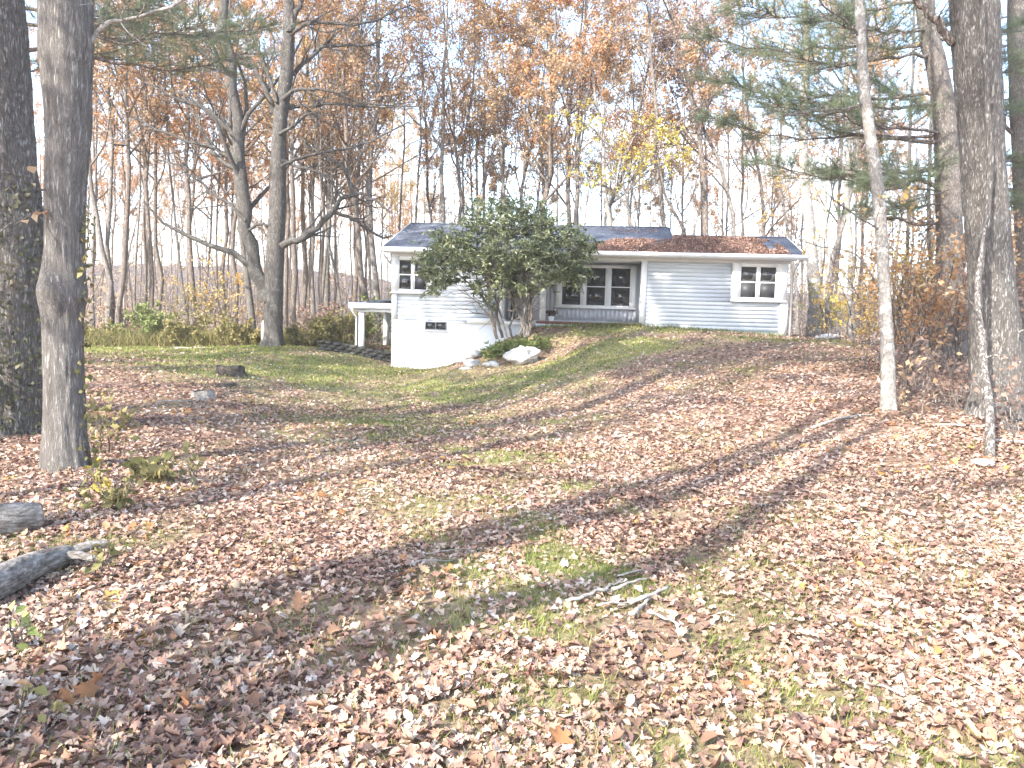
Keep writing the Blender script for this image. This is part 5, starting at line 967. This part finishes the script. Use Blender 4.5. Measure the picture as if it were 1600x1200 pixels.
# ------------------------------------------------------------------ grass
def blades(name, X, Y, h, wd, label, pal_='grass', seed=0):
    r = np.random.default_rng(seed); n = len(X); Z = ground(X, Y); a = r.uniform(0, 6.28, n); b0 = np.c_[X, Y, Z - .005]; s = np.c_[np.cos(a), np.sin(a), 0 * a] * wd[:, None] * .5; ln = np.c_[r.normal(0, .4, n), r.normal(0, .4, n), np.ones(n)] * h[:, None]
    m_ = b0 + ln * .55; t_ = b0 + ln + np.c_[r.normal(0, .3, n), r.normal(0, .3, n), -.1 * np.ones(n)] * h[:, None]
    V = np.stack([b0 - s, b0 + s, m_ + s * .7, m_ - s * .7, t_], 1).reshape(-1, 3); k = np.arange(n)[:, None] * 5; rn = np.clip(r.beta(1.6, 2.2, n) + (fbm(np.c_[X, Y, 0 * X], 2, 6) - .5) * .5, 0, 1)
    return tag(link(name, mesh(name, V, [np.c_[k, k + 1, k + 2, k + 3], np.c_[k + 3, k + 2, k + 4]], LEAF[pal_], False, np.r_[rn, rn])), label, kind='stuff')
def grass_pts(y0, y1, dens):
    xm = .74 * y1 + 1; n = int(dens * 2 * xm * (y1 - y0)); X = rl.uniform(-xm, xm, n); Y = rl.uniform(y0, y1, n); g = grassiness(X, Y); k = (rl.uniform(0, 1, n) < g * g * 1.3) & (np.abs(X) < .74 * Y + 1); X, Y = X[k], Y[k]
    c, s = math.cos(-HA), math.sin(-HA); u_ = (X - HX) * c - (Y - HY) * s; v_ = (X - HX) * s + (Y - HY) * c; k = ~((u_ > -.02) & (u_ < 12.6) & (v_ > -.02) & (v_ < 7.3)); return X[k], Y[k]
for k, (y0, y1, de, h0, h1, w_) in enumerate([(2.0, 7, 3000, .025, .075, .0055), (7, 16, 520, .03, .08, .014), (16, 32, 300, .03, .09, .024)]):
    X, Y = grass_pts(y0, y1, de); blades('grass', X, Y, rl.uniform(h0, h1, len(X)), np.full(len(X), w_), 'short green grass showing through the leaves', seed=k)
# tall weeds along the back of the left lawn, a few tufts in the litter, grass at the house wall
n = 9000; px = rl.uniform(120, 560, n); Y = rl.uniform(28, 31, n); X = (px - 800) / F_PX * Y; blades('tall_grass', X, Y, rl.uniform(.25, .85, n), np.full(n, .022), 'tall weedy grass along the back of the left lawn', 'olive', 5)
uu = rl.uniform(4.6, 12.4, 2600); vv = -rl.gamma(1.2, .12, 2600); c, s = math.cos(HA), math.sin(HA); blades('tall_grass', HX + c * uu - s * vv, HY + s * uu + c * vv, rl.uniform(.05, .2, 2600), np.full(2600, .014), 'longer grass along the foot of the house wall', 'grass', 6)
X = []; Y = []
for k in range(60):
    y = rl.uniform(2.6, 9); x = rl.uniform(-.68, .68) * y; m = rl.integers(8, 22); X.append(x + rl.normal(0, .05, m)); Y.append(y + rl.normal(0, .05, m))
X = np.concatenate(X); Y = np.concatenate(Y); blades('grass', X, Y, rl.uniform(.05, .17, len(X)), np.full(len(X), .004), 'straw coloured tufts in the leaf litter', 'grass', 8)

n = 20000; Y = rl.uniform(2.0, 13, n); X = rl.uniform(-.76, .76, n) * Y; k = fbm(np.c_[X * .8, Y * .8, 0 * X], 3, 91) > .47; X, Y = X[k], Y[k]; blades('grass', X, Y, rl.uniform(.03, .1, len(X)), np.full(len(X), .0045), 'sparse straw and grass blades among the leaves', 'grass', 9)
FR = [template('diamond', c, .7, i) for i, c in enumerate((.5, 1.1, 1.6))]
X, Y = litter_points(2.0, 8, 280, pw=.5); scatter('leaf_litter', X, Y, rl.uniform(.025, .055, len(X)), FR, .6, tone(X, Y), 'crumbled leaf bits among the fallen leaves', .035, seed=33)

# thin scattering volume over the whole place, added to imitate washed-out lens glare
VEIL = 0.001
mh = bpy.data.materials.new('glare_veil'); mh.use_nodes = True; th = mh.node_tree; th.nodes.clear(); oh = N(th, 'ShaderNodeOutputMaterial'); pv = N(th, 'ShaderNodeVolumePrincipled'); pv.inputs['Color'].default_value = (1, .965, .92, 1); pv.inputs['Density'].default_value = VEIL; pv.inputs['Anisotropy'].default_value = .2
th.links.new(pv.outputs[0], oh.inputs['Volume'])
tag(MB().box((-420, -80, -4), (420, 920, 34)).obj('veil', mh), 'thin bright haze added to imitate lens glare', kind='stuff')
S.cycles.volume_bounces = 1
